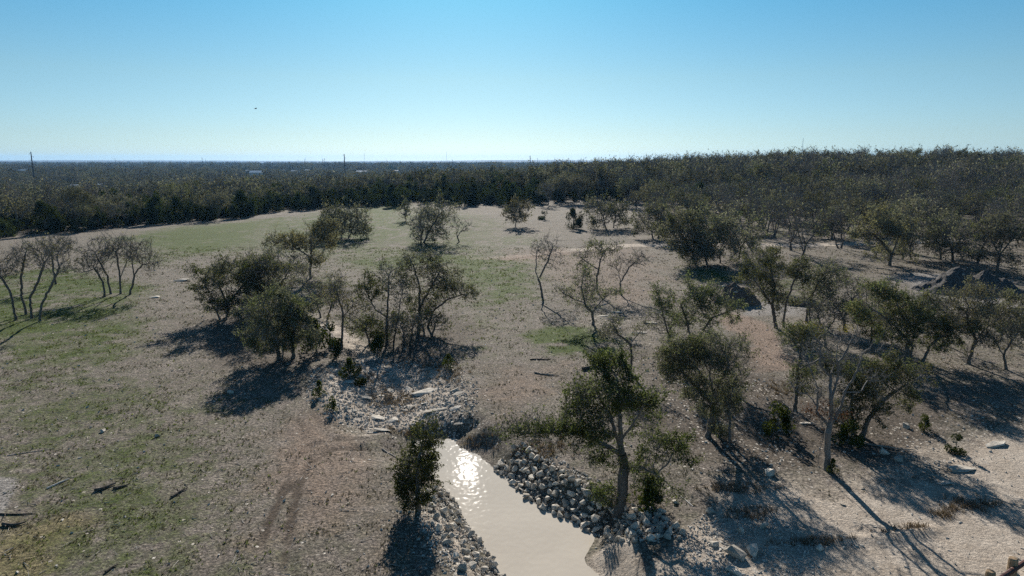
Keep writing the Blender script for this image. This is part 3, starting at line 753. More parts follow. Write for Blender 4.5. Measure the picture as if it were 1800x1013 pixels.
hero('live_oak', 'sprawling dark oak at the left of the creekside clump', (400,556),
     [[(402,556),(396,525),(385,500),(365,488)], [(398,535),(425,505),(455,480)], [(410,557,.5),(440,530,.8),(470,505,1)]], [(375,488,36,22),(420,472,44,22),(440,508,40,30),(358,508,22,16),(470,468,36,18),(405,520,20,18)], 31, (('oak_dark', .5), ('oak_grey', .5)), r=.2, nleaf=4.5, twigs=4)
hero('live_oak', 'broad grey-green oak in front of the creekside clump, left of the creek', (500,632),
     [[(490,632),(488,600),(478,570)], [(512,632,.4),(512,600,.4),(522,560)], [(498,630,-.3),(500,590)]], [(490,566,52,40),(468,538,34,22),(522,545,32,24),(446,586,24,22),(542,588,22,24),(492,606,40,14)], 32, (('oak_grey', .6), ('oak_olive', .4)), r=.2, nleaf=5.5, dens=1.2)
hero('live_oak', 'thin crooked oak with yellowish leaves beside the pale creek bed', (600,612),
     [[(600,612),(602,575),(603,550),(592,520),(588,500)], [(603,555),(618,540)]], [(598,530,26,14),(590,500,24,18),(618,545,18,12),(575,520,16,12)], 33, (('oak_brown', .6), ('oak_olive', .4)), r=.13, nleaf=2.6, twigs=4)
hero('live_oak', 'upright oak right of the creek with brush round its foot', (681,606),
     [[(680,606),(680,570),(682,530),(684,490)], [(681,560),(660,545),(645,520)], [(690,608,.4),(698,560,.4),(705,520)]], [(690,488,28,28),(650,508,26,20),(704,520,18,22),(665,545,22,13),(688,580,26,20)], 34, (('oak_olive', .5), ('oak_dark', .5)), r=.17, nleaf=4.5)
hero('live_oak', 'wide oak with upswept limbs right of the creek, shading the grass', (740,577),
     [[(736,577),(738,545),(738,505),(728,465),(718,450)], [(749,574,.3),(762,545,.3),(790,525),(815,518)], [(739,540),(760,500),(775,475)]], [(745,470,32,22),(770,498,36,26),(802,508,32,16),(718,488,22,26),(752,530,26,18),(835,518,12,7)], 35, (('oak_grey', .45), ('oak_olive', .55)), r=.22, nleaf=4, twigs=4)
for k, (lab, base, st, bl) in enumerate([
    ('bare tree at the left of the leafless clump beside the left field', (185,522), [[(185,522),(181,495),(166,472),(145,480)]], [(160,462,26,18),(145,478,14,8)]),
    ('bare tree with a straight trunk second in the leafless clump beside the left field', (196,517), [[(196,517),(187,485),(170,450)]], [(172,438,30,20),(190,455,14,16)]),
    ('thick bare tree in the middle of the leafless clump beside the left field', (212,517), [[(212,517),(210,483),(205,447)],[(210,490),(222,460)]], [(206,434,26,20),(228,440,18,18)]),
    ('bare tree leaning right at the end of the leafless clump beside the left field', (227,518), [[(227,518),(236,484),(252,464),(272,462)],[(234,488),(232,455)]], [(246,445,26,20),(270,462,16,14)]),
    ('bare tree at the far left with a trunk curving out of the picture', (28,563), [[(28,563),(21,515),(2,488),(-15,470)]], [(5,470,24,26),(30,462,16,18)]),
    ('second bare trunk from the left edge in the leftmost tree clump', (47,553), [[(47,553),(38,520),(40,482),(45,450)]], [(40,442,26,22)]),
    ('bare tree with an upright trunk in the leftmost tree clump', (56,560), [[(56,560),(53,525),(66,496),(76,460)]], [(72,446,24,24)]),
    ('bare tree bending right at the front of the leftmost tree clump', (70,565), [[(70,565),(71,537),(92,502),(104,470)]], [(100,455,24,26),(112,432,16,14)]),
    ('bare tree standing just behind the leftmost tree clump', (98,500), [[(98,500),(94,470),(92,440)]], [(95,430,24,16)])]):
    hero('bare_tree', lab, base, st, bl, 40 + k, BR, r=.15, nleaf=.55, twigs=6, gnarl=.32, dens=1.1)
for k, (lab, base, st, bl, lm, nl, r_) in enumerate([
    ('bushy grey tree clump on the slope behind the tall lone oak', (600,419), [[(590,419),(585,400)],[(600,419),(602,398)],[(612,418),(622,395)]], [(602,388,42,22),(575,392,22,18),(630,385,16,16)], GR, 3, .16),
    ('broad grey oak alone in the middle of the upper field', (742,427), [[(740,428),(742,405),(735,385)],[(744,427),(758,400),(775,375)]], [(744,385,34,28),(778,372,20,20),(770,410,22,14)], GR, 2.5, .24),
    ('little tree just left of the broad grey field oak', (714,388), [[(714,388),(713,370)]], [(713,364,10,11)], GR, 3, .1),
    ('bare crooked tree just right of the broad grey field oak', (806,426), [[(808,427),(802,412),(806,398)],[(803,415),(815,400)]], [(800,398,12,14),(818,396,12,12)], GR, .3, .15),
    ('small round-crowned tree alone near the top of the field', (906,399), [[(906,399),(907,382)]], [(907,369,20,11),(918,378,10,6)], BR, 6, .13),
    ('twiggy oaks edge tree right of the dark juniper bush', (1068,401), [[(1066,401),(1060,380)],[(1078,401),(1082,380)]], [(1060,368,30,18),(1085,372,16,16)], GR, 3, .16),
    ('grey oak above the dirt road left of the road thicket', (1150,420), [[(1148,420),(1145,400)],[(1156,421),(1160,395)]], [(1140,386,28,22),(1165,388,18,20)], GR, 4, .2),
    ('large smoke-grey oak at the left of the road thicket', (1222,464), [[(1222,464),(1216,440),(1200,415)],[(1224,464),(1230,435)]], [(1205,405,42,30),(1180,415,18,18)], GR, 5, .24),
    ('grey oak in the middle of the road thicket', (1242,466), [[(1242,466),(1240,440),(1248,415)]], [(1245,405,34,30)], GR, 4.5, .2),
    ('thin grey tree at the right of the road thicket', (1266,463), [[(1266,463),(1266,440),(1275,420)]], [(1275,415,24,24)], GR, 2.6, .14),
    ('forked oak standing beside the dirt road right of the thicket', (1298,456), [[(1298,457),(1302,435),(1290,410)],[(1302,437),(1318,410)]], [(1300,402,36,28),(1330,410,16,16)], GR, 3, .18),
    ('crooked oak on the slope above the dirt road', (1463,421), [[(1463,421),(1462,402),(1470,385)]], [(1465,380,30,17)], GR, 4.5, .22),
    ('wide brownish oak leaning over the road on the right', (1564,467), [[(1564,467),(1566,448),(1550,425),(1530,410)],[(1566,447),(1580,415)]], [(1552,402,50,26),(1520,412,20,14),(1590,400,18,18)], BR, 5, .28),
    ('slim tree just right of the wide brownish road oak', (1588,457), [[(1588,457),(1587,435)]], [(1590,415,16,22)], GR, 3, .12),
    ('second slim tree right of the wide brownish road oak', (1601,457), [[(1601,457),(1600,435)]], [(1604,412,16,22)], GR, 3, .12),
    ('grey open oak behind the larger gravel heap', (1676,462), [[(1676,462),(1674,440),(1660,415)],[(1675,442),(1694,415)]], [(1662,405,36,26),(1695,408,22,22)], GR, 2.6, .24),
    ('slim grey oak left of the open oak behind the gravel heap', (1655,457), [[(1655,457),(1652,435),(1642,415)]], [(1640,412,22,20)], GR, 2.6, .14),
    ('straight grey oak just behind the top of the gravel heap', (1718,476), [[(1718,476),(1722,445),(1735,420)]], [(1722,412,28,24),(1745,405,20,20)], GR, 2.8, .2),
    ('dark wide oak behind the right end of the gravel heap', (1753,480), [[(1753,480),(1756,450),(1745,425)],[(1756,452),(1775,425)]], [(1755,412,36,28),(1785,420,24,22)], GR, 3.5, .24)]):
    hero('live_oak', lab, base, st, bl, 60 + k, lm, r=r_, nleaf=nl, twigs=6, dens=1.25)

for k, (lab, base, st, bl, lm, nl) in enumerate([
    ('low scrubby oak filling the gap behind the broad creek oak', (455,592), [[(450,592),(446,565),(436,545)],[(460,592),(466,562),(476,545)]], [(440,545,30,20),(475,540,28,20),(458,568,24,14)], GR, 3.5),
    ('grey twiggy oak at the back of the creekside clump', (470,545), [[(466,545),(455,515),(440,480)],[(474,545),(488,510),(505,480)],[(470,545),(472,500)]], [(440,470,28,20),(475,462,30,20),(510,478,24,18),(470,500,40,20)], GR, 1.6),
    ('half-bare scrub oak behind the thin crooked creek oak', (570,560), [[(566,560),(555,530),(540,505)],[(574,560),(585,530),(602,512)]], [(545,502,24,16),(580,505,26,16),(560,528,24,14)], GR, 1.8),
    ('dark scrub at the foot of the upright creek oak', (655,604), [[(652,604),(642,580)],[(660,604),(664,578)]], [(640,572,26,16),(664,578,18,14)], OL, 4),
    ('brown brushy scrub between the upright oak and the wide oak', (716,604), [[(712,604),(708,580)],[(720,604),(726,576)]], [(712,572,26,20),(728,580,16,16)], BR, 2.4),
    ('leafy scrub at the foot of the wide upswept oak', (752,590), [[(748,590),(742,566)],[(757,590),(766,568)]], [(744,560,20,14),(768,562,22,12)], DK, 3),
    ('low oak scrub at the left end of the creekside clump', (392,562), [[(388,562),(378,542)],[(396,562),(404,540)]], [(376,536,24,14),(406,534,24,14)], DK, 3.5),
    ('half-bare grey tree between the gnarled oak and the large oak', (1452,612), [[(1452,612),(1450,585),(1440,560)],[(1452,590),(1468,560)]], [(1440,548,26,18),(1472,550,24,18)], GR, 1.6),
    ('small grey oak behind the three-stemmed oak', (1180,610), [[(1180,610),(1176,588),(1182,566)]], [(1178,560,24,20),(1160,575,16,12)], GR, 2),
    ('thin grey tree right of the large arching-limb oak', (1660,606), [[(1660,606),(1656,580),(1664,556)]], [(1660,545,26,18),(1642,556,16,12)], GR, 2),
    ('half-bare oak at the right edge above the shaded slope', (1770,650), [[(1770,650),(1764,620),(1780,592)],[(1766,625),(1748,600)]], [(1778,585,28,20),(1748,592,20,14)], GR, 2),
    ('grey oak right of the dark earth mound', (1340,505), [[(1340,505),(1338,485),(1330,468)]], [(1332,458,24,18),(1350,465,16,12)], GR, 2.5)]):
    hero('scrub_oak', lab, base, st, bl, 120 + k, lm, r=.12, nleaf=nl, twigs=6, dens=1.2)
# ---- shrubs and saplings
shr = [juniper_meshes(300 + k, 1.5, .8, 700, .085, m_, .05, .05, 0, 8) for k, m_ in enumerate(['juniper', 'shrub', 'shrub', 'juniper'])]
for nm, lab, (u, v), k, sc in [
    ('shrub', 'dark evergreen bush at the foot of the upright creek oak', (664,626), 0, 1.05),
    ('shrub', 'green cedar shrub in front of the thin creek oak, left one', (556,618), 1, 1.5),
    ('shrub', 'green cedar shrub beside the pale creek bed, next to the thin oak', (580,610), 3, 1.2),
    ('shrub', 'low dark shrub at the foot of the broad creek oak', (592,634), 0, .7),
    ('sapling', 'slim green sapling standing in the rocky creek bed', (614,668), 1, .9),
    ('sapling', 'smaller green sapling right of the slim creek bed sapling', (629,676), 3, .75),
    ('sapling', 'small green sapling at the left rim of the rocky creek bed', (561,698), 1, .62),
    ('sapling', 'low green sapling below the rim sapling of the creek bed', (583,722), 2, .5),
    ('shrub', 'small round green bush right of the rocky creek bed', (788,648), 1, .62),
    ('shrub', 'leafy green bush between the three-stemmed oak and the dead tree', (1366,765), 2, 1.05),
    ('shrub', 'green sprouts at the base of the fanning olive oak', (1494,785), 2, .85),
    ('shrub', 'small green sprouts at the foot of the dead tree', (1462,832), 1, .42),
    ('shrub', 'green undergrowth on the right side of the big pond oak trunk', (1140,893), 2, 1.0),
    ('shrub', 'low green bush on the stony slope at the right', (1625,757), 2, .55),
    ('shrub', 'dark low bush on the shaded slope at the right', (1680,795), 3, .6),
    ('shrub', 'dark rounded brush heap right of the small round-crowned tree', (957,386), 3, 1.9)]:
    b = G(u, v)
    t = put(nm, shr[k], lab, 'bush', tuple(b), rng.random() * 6.28, (sc, sc, sc * (.62 if 'heap' in lab else 1)))

# ---- woodland: shared kinds
def proto_oak(seed, h, w_, lm, nl, tw, det, nst=3):
    r = np.random.default_rng(seed); bl = []; st = []; a0 = r.random() * 6.28
    for k in range(nst):
        a = a0 + k * 6.28 / nst + r.normal() * .35; rr = w_ * (.16 + .20 * r.random()); hh = h * (.62 + .28 * r.random())
        e = np.array([math.cos(a) * rr, math.sin(a) * rr, hh]); g0 = np.array([math.cos(a) * .12, math.sin(a) * .12, -.3 if k == 0 or r.random() < .4 else h * .12])
        mid = g0 + (e - g0) * .5 + np.array([-math.sin(a), math.cos(a), .0]) * r.normal() * w_ * .06; mid[:2] *= .7
        st.append([tuple(g0), tuple(mid), tuple(g0 + (e - g0) * .78)])
        bl.append((e, np.array([w_ * (.20 + .12 * r.random()), w_ * (.20 + .12 * r.random()), h * (.14 + .08 * r.random())])))
        for j in range(2):
            b2 = a + r.normal() * .8; q = rr * (1.0 + .7 * r.random())
            bl.append((np.array([math.cos(b2) * q, math.sin(b2) * q, h * (.36 + .38 * r.random())]), np.array([w_ * .17, w_ * .17, h * .12])))
    return tree_meshes(seed, st, bl, det, .9 if det < .6 else .7, .22, .13 if det < .6 else .22, nl, tw, .020 if det < .6 else .032, det * 1.5, lm, 'bark', .34, None, .8, 2600, .5)
WG = (('wood_grey', .8), ('wood_olive', .2)); WO = (('wood_olive', .7), ('wood_grey', .3)); WB = (('oak_brown', .35), ('wood_grey', .65))
OAKS = [proto_oak(500 + k, hh_, ww_, lm, nl, 4, .5, ns) for k, (lm, nl, hh_, ww_, ns) in enumerate([(WG, 3.5, 7.4, 7.5, 4), (WO, 3.8, 7, 6, 3), (WG, 2.0, 6.6, 7, 3), (WB, 2.8, 6, 6.4, 3), (WG, 2.6, 7.8, 6.2, 3), (WO, 3.0, 5.6, 7.4, 4)])]
BARE = [proto_oak(520 + k, 7.0 + k * .4, 6.5, GR, .5, 7, .5, 3 + k % 2) for k in range(3)]
JUNI = [juniper_meshes(540 + k, 4.2 + .4 * k, 2.5, 2600, .17, 'juniper', .14, .02, 0, 16) for k in range(3)]
fr = np.random.default_rng(99)
put('juniper_bush', JUNI[1], 'wide dark juniper bush at the top of the field', 'bush', tuple(G(1008, 402)), .7, .78)
def visible(x, y): return (y > 20) & (np.abs(x) < .80 * y + 8)
HOUSES = [  # u, distance, width, depth, wall height, roof kind, rotation, label
 (464, 800, 12, 9, 5.2, 'metal', .1, 'white two-storey building in the woods left of centre'),
 (530, 1080, 11, 8, 3.2, 'metal', -.2, 'white-roofed house left of the tall dark pole at centre left'),
 (450, 1120, 5, 5, 3, 'metal', .2, 'tiny white shed behind the white two-storey building'),
 (552, 1180, 7, 6, 3, 'metal', 0, 'small pale house right of the white-roofed house'),
 (644, 1060, 15, 8, 3, 'metal', .15, 'long white house just right of the tall dark pole at centre left'),
 (703, 1100, 7, 6, 3, 'metal', -.3, 'small white house farthest right among the distant roofs'),
 (230, 1080, 17, 9, 3.2, 'metal', .1, 'long white roof low in the woods at the left'),
 (155, 480, 6, 3.2, 2.8, 'metal', .1, 'nearest white trailer among the trees at left'),
 (196, 490, 4, 3, 2.8, 'metal', -.2, 'smaller white trailer right of the nearest one'),
 (125, 1080, 7, 6, 3, 'metal', .2, 'pale house between the barn and the long white roof'),
 (66, 960, 14, 9, 4.2, 'metal', 0, 'long pale barn beside the tall pole at far left'),
 (40, 1010, 13, 8, 3.5, 'red', .1, 'red-roofed house left of the tall pole at far left'),
 (366, 1250, 8, 6, 3, 'metal', 0, 'small white house under the thin poles at left')]
HP = [((u - 900) / FPX * d * 1.0, d * math.cos(PITCH) * 1.0) for u, d, *_ in HOUSES]
def clear_of_houses(x, y):
    ok = np.ones(x.shape, bool)
    for (hx, hy), h_ in zip(HP, HOUSES):
        t = y / hy; lat = np.abs(x - hx * t)
        ok &= ~((t > .80) & (t < 1.02) & (lat < h_[2] * .85 + 4))
    return ok
NAMED = np.array([(o.location.x, o.location.y) for o in COL.objects if o.get('category') == 'tree'])
def scatter(n, ymin, ymax, mind, seed):
    r = np.random.default_rng(seed)
    y = np.sqrt(r.random(n) * (ymax**2 - ymin**2) + ymin**2); x = (r.random(n) * 2 - 1) * (.80 * y + 8)
    k = (r.random(n) < woodland(x, y)) & clear_of_houses(x, y); x, y = x[k], y[k]
    cell = {}; keep = []
    for i in range(len(x)):
        cx, cy2 = int(x[i] // mind), int(y[i] // mind); bad = False
        for a in (-1, 0, 1):
            for b in (-1, 0, 1):
                for j in cell.get((cx + a, cy2 + b), ()):
                    if (x[i]-x[j])**2 + (y[i]-y[j])**2 < mind * mind: bad = True
        if not bad: cell.setdefault((cx, cy2), []).append(i); keep.append(i)
    return x[keep], y[keep]
xs, ys = scatter(34000, 92, 460, 4.9, 5)
dmin = np.array([np.min(np.hypot(NAMED[:, 0] - a, NAMED[:, 1] - b)) if len(NAMED) else 99 for a, b in zip(xs, ys)])
k = (dmin > 4.5) & ~((np.abs(seg_dist(xs, ys, ROADS[0][0])) < 3.5)); xs, ys = xs[k], ys[k]
dist = np.hypot(xs, ys); order = np.argsort(dist); xs, ys, dist = xs[order], ys[order], dist[order]
sl_ = ((xs + 75) * (-86) + (ys - 140) * 56) / 102.6
jfrac = np.where(xs < .05 * ys, np.clip(.36 + 1.1 * fbm(xs / 30, ys / 30, 71, 2), .05, .9), .05) + np.where((sl_ < 16) & (xs < 0), .5, 0)
typ = np.where(fr.random(len(xs)) < jfrac, 2, np.where(fr.random(len(xs)) < np.where(xs > .1 * ys, .5, .36), 1, 0))
NIND = 240
count = 0
for i in range(min(NIND, len(xs))):
    x, y = float(xs[i]), float(ys[i]); z = hz(x, y); rz = float(fr.random() * 6.28); s = float(.74 + .58 * fr.random())
    u_ = 900 + x / y * FPX * 1.0
    for lim, where in [(160, 'in the woods behind the leftmost bare clump'), (330, 'at the wood edge left of the green meadow'), (520, 'in the woods behind the bright green meadow'), (700, 'at the wood edge behind the grey slope clump'),
                       (900, 'at the field top behind the broad grey oak'), (1090, 'at the wood edge behind the dark juniper bush'), (1200, 'on the slope above the dirt road'), (1340, 'on the slope behind the road thicket'),
                       (1500, 'on the slope above the crooked roadside oak'), (1640, 'on the slope above the wide brownish oak'), (9999, 'on the slope above the large gravel heap')]:
        if u_ < lim: break
    where += ', front rank' if dist[i] < (135 if x > 0 else 165) else ', farther back'
    if typ[i] == 2: put('juniper_tree', JUNI[i % 3], 'dark green juniper ' + where, 'tree', (x, y, z), rz, s * .95, 'junipers ' + where)
    elif typ[i] == 1: put('bare_tree', BARE[i % 3], 'grey leafless oak ' + where, 'tree', (x, y, z), rz, s, 'leafless oaks ' + where)
    else: put('live_oak', OAKS[int(fr.integers(0, 6))], 'grey-green live oak ' + where, 'tree', (x, y, z), rz, s, 'live oaks ' + where)
# the rest of the woods: one object, instances of low-detail trees
def joined(parts, name):
    V = []; F = []; mats = []; mi = []; o = 0
    for nm, me_ in parts:
        nv = len(me_.vertices); v = np.zeros(nv * 3, np.float32); me_.vertices.foreach_get('co', v); V.append(v.reshape(-1, 3))
        base = len(mats); mats += list(me_.materials)
        for p_ in me_.polygons: F.append(tuple(q + o for q in p_.vertices)); mi.append(base + p_.material_index)
        o += nv
    me2 = bpy.data.meshes.new(name); me2.from_pydata(np.concatenate(V).tolist(), [], F); me2.update()
    for m_ in mats: me2.materials.append(m_)
    me2.polygons.foreach_set('material_index', mi); return me2
LOW = [joined(proto_oak(600, 7.4, 7.4, WG, 4, 3, .8, 4), 'w0'), joined(proto_oak(601, 7, 6.6, WO, 4, 2, .8, 3), 'w1'), joined(proto_oak(602, 6.6, 7.2, WG, 2.2, 5, .8, 3), 'w2'),
       joined(proto_oak(603, 7.2, 6.8, WG, .6, 8, .8, 4), 'w3'), joined(juniper_meshes(610, 4.4, 2.7, 700, .34, 'juniper', .14, .02, 0, 12), 'w4'), joined(juniper_meshes(611, 5.0, 2.5, 700, .34, 'juniper', .14, .02, 0, 12), 'w5')]
x2, y2 = scatter(50000, 430, 1100, 6.2, 6); x3, y3 = scatter(40000, 1080, 3800, 12, 8)
x4, y4 = scatter(26000, 92, 330, 3.0, 15); s4 = ((x4 + 75) * (-86) + (y4 - 140) * 56) / 102.6
k4 = (((s4 > 4) & (s4 < 60) & (x4 < .06 * y4)) | ((y4 > 196) & (x4 < .2 * y4) & (x4 > -.3 * y4))) & (fr.random(len(x4)) < .75); x4, y4 = x4[k4], y4[k4]     # juniper understorey that closes the wood edge
ax = np.concatenate([xs[NIND:], x2, x3, x4]); ay = np.concatenate([ys[NIND:], y2, y3, y4])
asz = np.concatenate([.78 + .62 * fr.random(len(xs) - NIND), .8 + .75 * fr.random(len(x2)), 1.1 + 1.3 * fr.random(len(x3))**1.6, .42 + .45 * fr.random(len(x4))])
def mixed(x, y):
    nz = fbm(x / 45, y / 45, 71, 2); return np.where(fr.random(len(x)) < np.clip(.32 + 1.1 * nz, .02, .9), 2, np.where(fr.random(len(x)) < np.clip(.38 - .9 * nz, .1, .8), 1, 0))
aty = np.concatenate([typ[NIND:], mixed(x2, y2), mixed(x3, y3), np.full(len(x4), 2)])
kind_ = np.where(aty == 2, 4 + fr.integers(0, 2, len(ax)), np.where(aty == 1, 3, fr.integers(0, 3, len(ax))))
az = height(ax, ay)
def forest(name, label, sel):
    me_ = bpy.data.meshes.new(name); n = int(sel.sum())
    me_.vertices.add(n); me_.vertices.foreach_set('co', np.stack([ax[sel], ay[sel], az[sel]], 1).astype(np.float32).ravel())
    for nm, arr, ty in (('size', asz[sel].astype(np.float32), 'FLOAT'), ('turn', (fr.random(n) * 6.28).astype(np.float32), 'FLOAT'), ('kind', kind_[sel].astype(np.int32), 'INT')):
        me_.attributes.new(nm, ty, 'POINT').data.foreach_set('value', arr)
    o = link(name, me_); tag(o, label, 'woodland', None, 'stuff')
    ng = bpy.data.node_groups.new(name, 'GeometryNodeTree')
    ng.interface.new_socket('Geometry', in_out='INPUT', socket_type='NodeSocketGeometry'); ng.interface.new_socket('Geometry', in_out='OUTPUT', socket_type='NodeSocketGeometry')
    gi = ng.nodes.new('NodeGroupInput'); go = ng.nodes.new('NodeGroupOutput')
    g2i = ng.nodes.new('GeometryNodeGeometryToInstance')
    for lo_ in reversed(WOBJ):
        oi = ng.nodes.new('GeometryNodeObjectInfo'); oi.inputs['Object'].default_value = lo_; oi.inputs['As Instance'].default_value = True
        ng.links.new(oi.outputs['Geometry'], g2i.inputs[0])
    ip = ng.nodes.new('GeometryNodeInstanceOnPoints'); ng.links.new(gi.outputs[0], ip.inputs['Points']); ng.links.new(g2i.outputs[0], ip.inputs['Instance'])
    ip.inputs['Pick Instance'].default_value = True
    def attr(nm, ty):
        q = ng.nodes.new('GeometryNodeInputNamedAttribute'); q.data_type = ty; q.inputs[0].default_value = nm; return q.outputs[0]
    ng.links.new(attr('kind', 'INT'), ip.inputs['Instance Index']); ng.links.new(attr('size', 'FLOAT'), ip.inputs['Scale'])
    cx = ng.nodes.new('ShaderNodeCombineXYZ'); ng.links.new(attr('turn', 'FLOAT'), cx.inputs[2]); ng.links.new(cx.outputs[0], ip.inputs['Rotation'])
    ng.links.new(ip.outputs[0], go.inputs[0])
    o.modifiers.new('trees', 'NODES').node_group = ng
WOBJ = [bpy.data.objects.new('woodland_tree', m_) for m_ in LOW]
forest('distant_woodland', 'unbroken oak and juniper woods stretching back to the horizon', np.ones(len(ax), bool))



# ------------------------------------------------------------------ rocks
def rock_mesh(seed, flat=.7, n=15, mat='rock', rough=.0):
    r = np.random.default_rng(seed); q = unit(r.normal(size=(n, 3))) * (.42 + .12 * r.random((n, 1))) * np.array([1, .8, flat])
    bm = bmesh.new(); vs = [bm.verts.new(p_) for p_ in q]
    res = bmesh.ops.convex_hull(bm, input=vs)
    bmesh.ops.delete(bm, geom=[v for v in bm.verts if not v.link_faces], context='VERTS')
    me_ = bpy.data.meshes.new('rock'); bm.to_mesh(me_); bm.free(); me_.materials.append(M[mat]); return me_
ROCKS = [rock_mesh(700 + k, .55 + .35 * (k % 4) / 3, 13 + k % 4) for k in range(12)]
SLABS = [rock_mesh(730 + k, .26, 16) for k in range(6)]
def rock(x, y, s, label, group=None, k=None, slab=False, dz=.15, name='rock', stretch=1.0, rz=None, tilt=.35):
    r = rng; me_ = (SLABS if slab else ROCKS)[(k if k is not None else int(r.integers(0, 99))) % (6 if slab else 12)]
    o = link(name, me_); z = hz(x, y)
    o.location = (x, y, z + s * dz * (.3 if slab else 1)); o.scale = (s * (1 + .25 * r.random()) * stretch, s, s * (.8 + .4 * r.random()))
    o.rotation_euler = ((r.random() - .5) * tilt, (r.random() - .5) * tilt, r.random() * 6.28 if rz is None else rz)
    return tag(o, label, 'rock', group)
def along(pl, n):
    pl = np.array(pl); L = np.hypot(*(pl[1:] - pl[:-1]).T); c = np.concatenate([[0], np.cumsum(L)]); t = rng.random(n) * c[-1]
    i = np.clip(np.searchsorted(c, t) - 1, 0, len(L) - 1); f = ((t - c[i]) / L[i])[:, None]
    p_ = pl[i] * (1 - f) + pl[i+1] * f; d = unit(pl[i+1] - pl[i]); return p_, d
def throw(cands, sizes, gap=.42):
    keep = []
    for i in np.argsort(-sizes):
        ok = True
        for j in keep:
            if np.hypot(*(cands[i] - cands[j])) < gap * (sizes[i] + sizes[j]): ok = False; break
        if ok: keep.append(i)
    return keep
shoreR = P2([(866,822),(902,850),(948,889),(998,913),(1050,938)], WZ) + P2([(1105,948),(1165,948),(1205,940)])
p_, d_ = along(shoreR, 1500); nrm = np.stack([-d_[:, 1], d_[:, 0]], 1)
if (nrm[:, 1].mean() < 0): nrm = -nrm
off = -.15 + 1.9 * rng.random(1500); c_ = p_ + nrm * off[:, None]; sz = .12 + .34 * rng.random(1500)**2.0
keep = throw(c_, sz, .38)[:200]
for i in keep:
    ro_ = 'at the waterline' if off[i] < .45 else ('midway up the bank' if off[i] < 1.2 else 'in the top row')
    uu_ = 900 + FPX * c_[i, 0] / c_[i, 1]; en_ = 'upper end of the riprap' if uu_ < 985 else ('riprap left of the big oak' if uu_ < 1075 else ('riprap in front of the big oak' if uu_ < 1180 else 'right end of the riprap'))
    big = 'large ' if sz[i] > .34 else ('small ' if sz[i] < .2 else '')
    rock(float(c_[i, 0]), float(c_[i, 1]), float(sz[i]), big + 'limestone rock ' + ro_ + ', ' + en_, 'riprap rocks on the right bank', dz=.22, tilt=1.2)
RIP = c_[keep]
shoreL = P2([(776,862),(800,884),(816,922),(842,955),(866,990),(885,1025)], WZ)
p_, d_ = along(shoreL, 500); nrm = np.stack([-d_[:, 1], d_[:, 0]], 1)
if (nrm[:, 0].mean() > 0): nrm = -nrm
c_ = p_ + nrm * (1.7 * rng.random(500) - .05)[:, None]; sz = .13 + .30 * rng.random(500)**2.4
keepL = throw(c_, sz, .5)[:60]
for i in keepL:
    rock(float(c_[i, 0]), float(c_[i, 1]), float(sz[i]), ('larger' if sz[i] > .24 else 'small') + ' pale rock on the left pond bank, ' + ('near the small evergreen' if c_[i, 1] > 28 else ('midway along' if c_[i, 1] > 24 else 'at the bottom edge')), 'rocks on the left bank', dz=.2, tilt=.9)
for k, (u, v, s, lab, sl) in enumerate([
    (880,818,.62,'large tan boulder at the top end of the riprap by the water',0),(916,818,.5,'lone pale boulder just above the top of the riprap',0),(926,828,.36,'small pale stone beside the lone boulder above the riprap',0),
    (1352,834,.62,'round white boulder on the pale ground left of the dead tree',0),(1188,884,.34,'small pale stone on bare soil right of the big pond oak',0),(1248,902,.46,'pale block at the top of the rubble strip',0),
    (1292,977,.75,'big tan boulder in the bottom rubble patch',0),(1323,973,.7,'weathered boulder beside the big tan boulder at the bottom',0),(1290,1008,.55,'pale block at the bottom edge below the tan boulder',0),
    (1257,960,.42,'white stone in the middle of the bottom rubble',0),(1300,936,.4,'reddish flat stone in the rubble strip',0),(1343,928,.45,'flat white stone at the right of the rubble strip',0),
    (1440,966,.4,'pale stone at the edge of the bare pale ground',0),(1418,745,.55,'white stone beside the trunk of the slim tree',1),(1592,752,.5,'white stone alone on the slope at the right',0),
    (1553,797,.55,'white stone in the shade of the fanning oak',0),(1580,810,.5,'pale stone at the right end of the oak shade',0),(1660,850,.5,'pale slab beside the shaded grass at the right',1),
    (1690,826,.9,'broad flat white slab near the right shade',1),(1750,783,.9,'flat white ledge stone at the upper right bare ground',1),(405,691,.42,'white stone alone on the left pasture',0),
    (180,760,.34,'grey stone on the left pasture below the bare clump',0),(275,768,.34,'dark stone on the left pasture',0),(273,523,.9,'flat white slab near the bare tree clump',1),
    (320,494,1.3,'pale flat slab at the head of the left track',1),(1085,550,.8,'white slab in the stony clearing',1),(1145,568,.9,'white slab at the right of the stony clearing',1),(1125,585,.7,'flat stone below the stony clearing slab',1),
    (1060,556,.7,'pale slab right of the low wide-armed oak',1),(690,740,.7,'large pale slab at the foot of the creek bed',1),(662,735,.8,'flat pale slab left of the creek foot slab',1),(672,757,.7,'pale slab below the two creek foot slabs',1),(655,760,.55,'smaller pale slab at the bottom left of the creek bed',1),
    (750,690,1.3,'broad grey ledge slab in the middle of the creek bed',1),(765,722,.9,'grey ledge slab low in the creek bed',1),(612,672,.8,'white slab beside the creek saplings',1),(640,700,.7,'pale slab in the left of the creek bed',1)]):
    b = G(u, v); rock(float(b[0]), float(b[1]), s, lab, None, k, bool(sl), name='flat_stone' if sl else 'boulder', rz=.2 * (k % 5 - 2) if sl else None, tilt=.25 if sl else .35, stretch=1.5 if sl else 1.1)
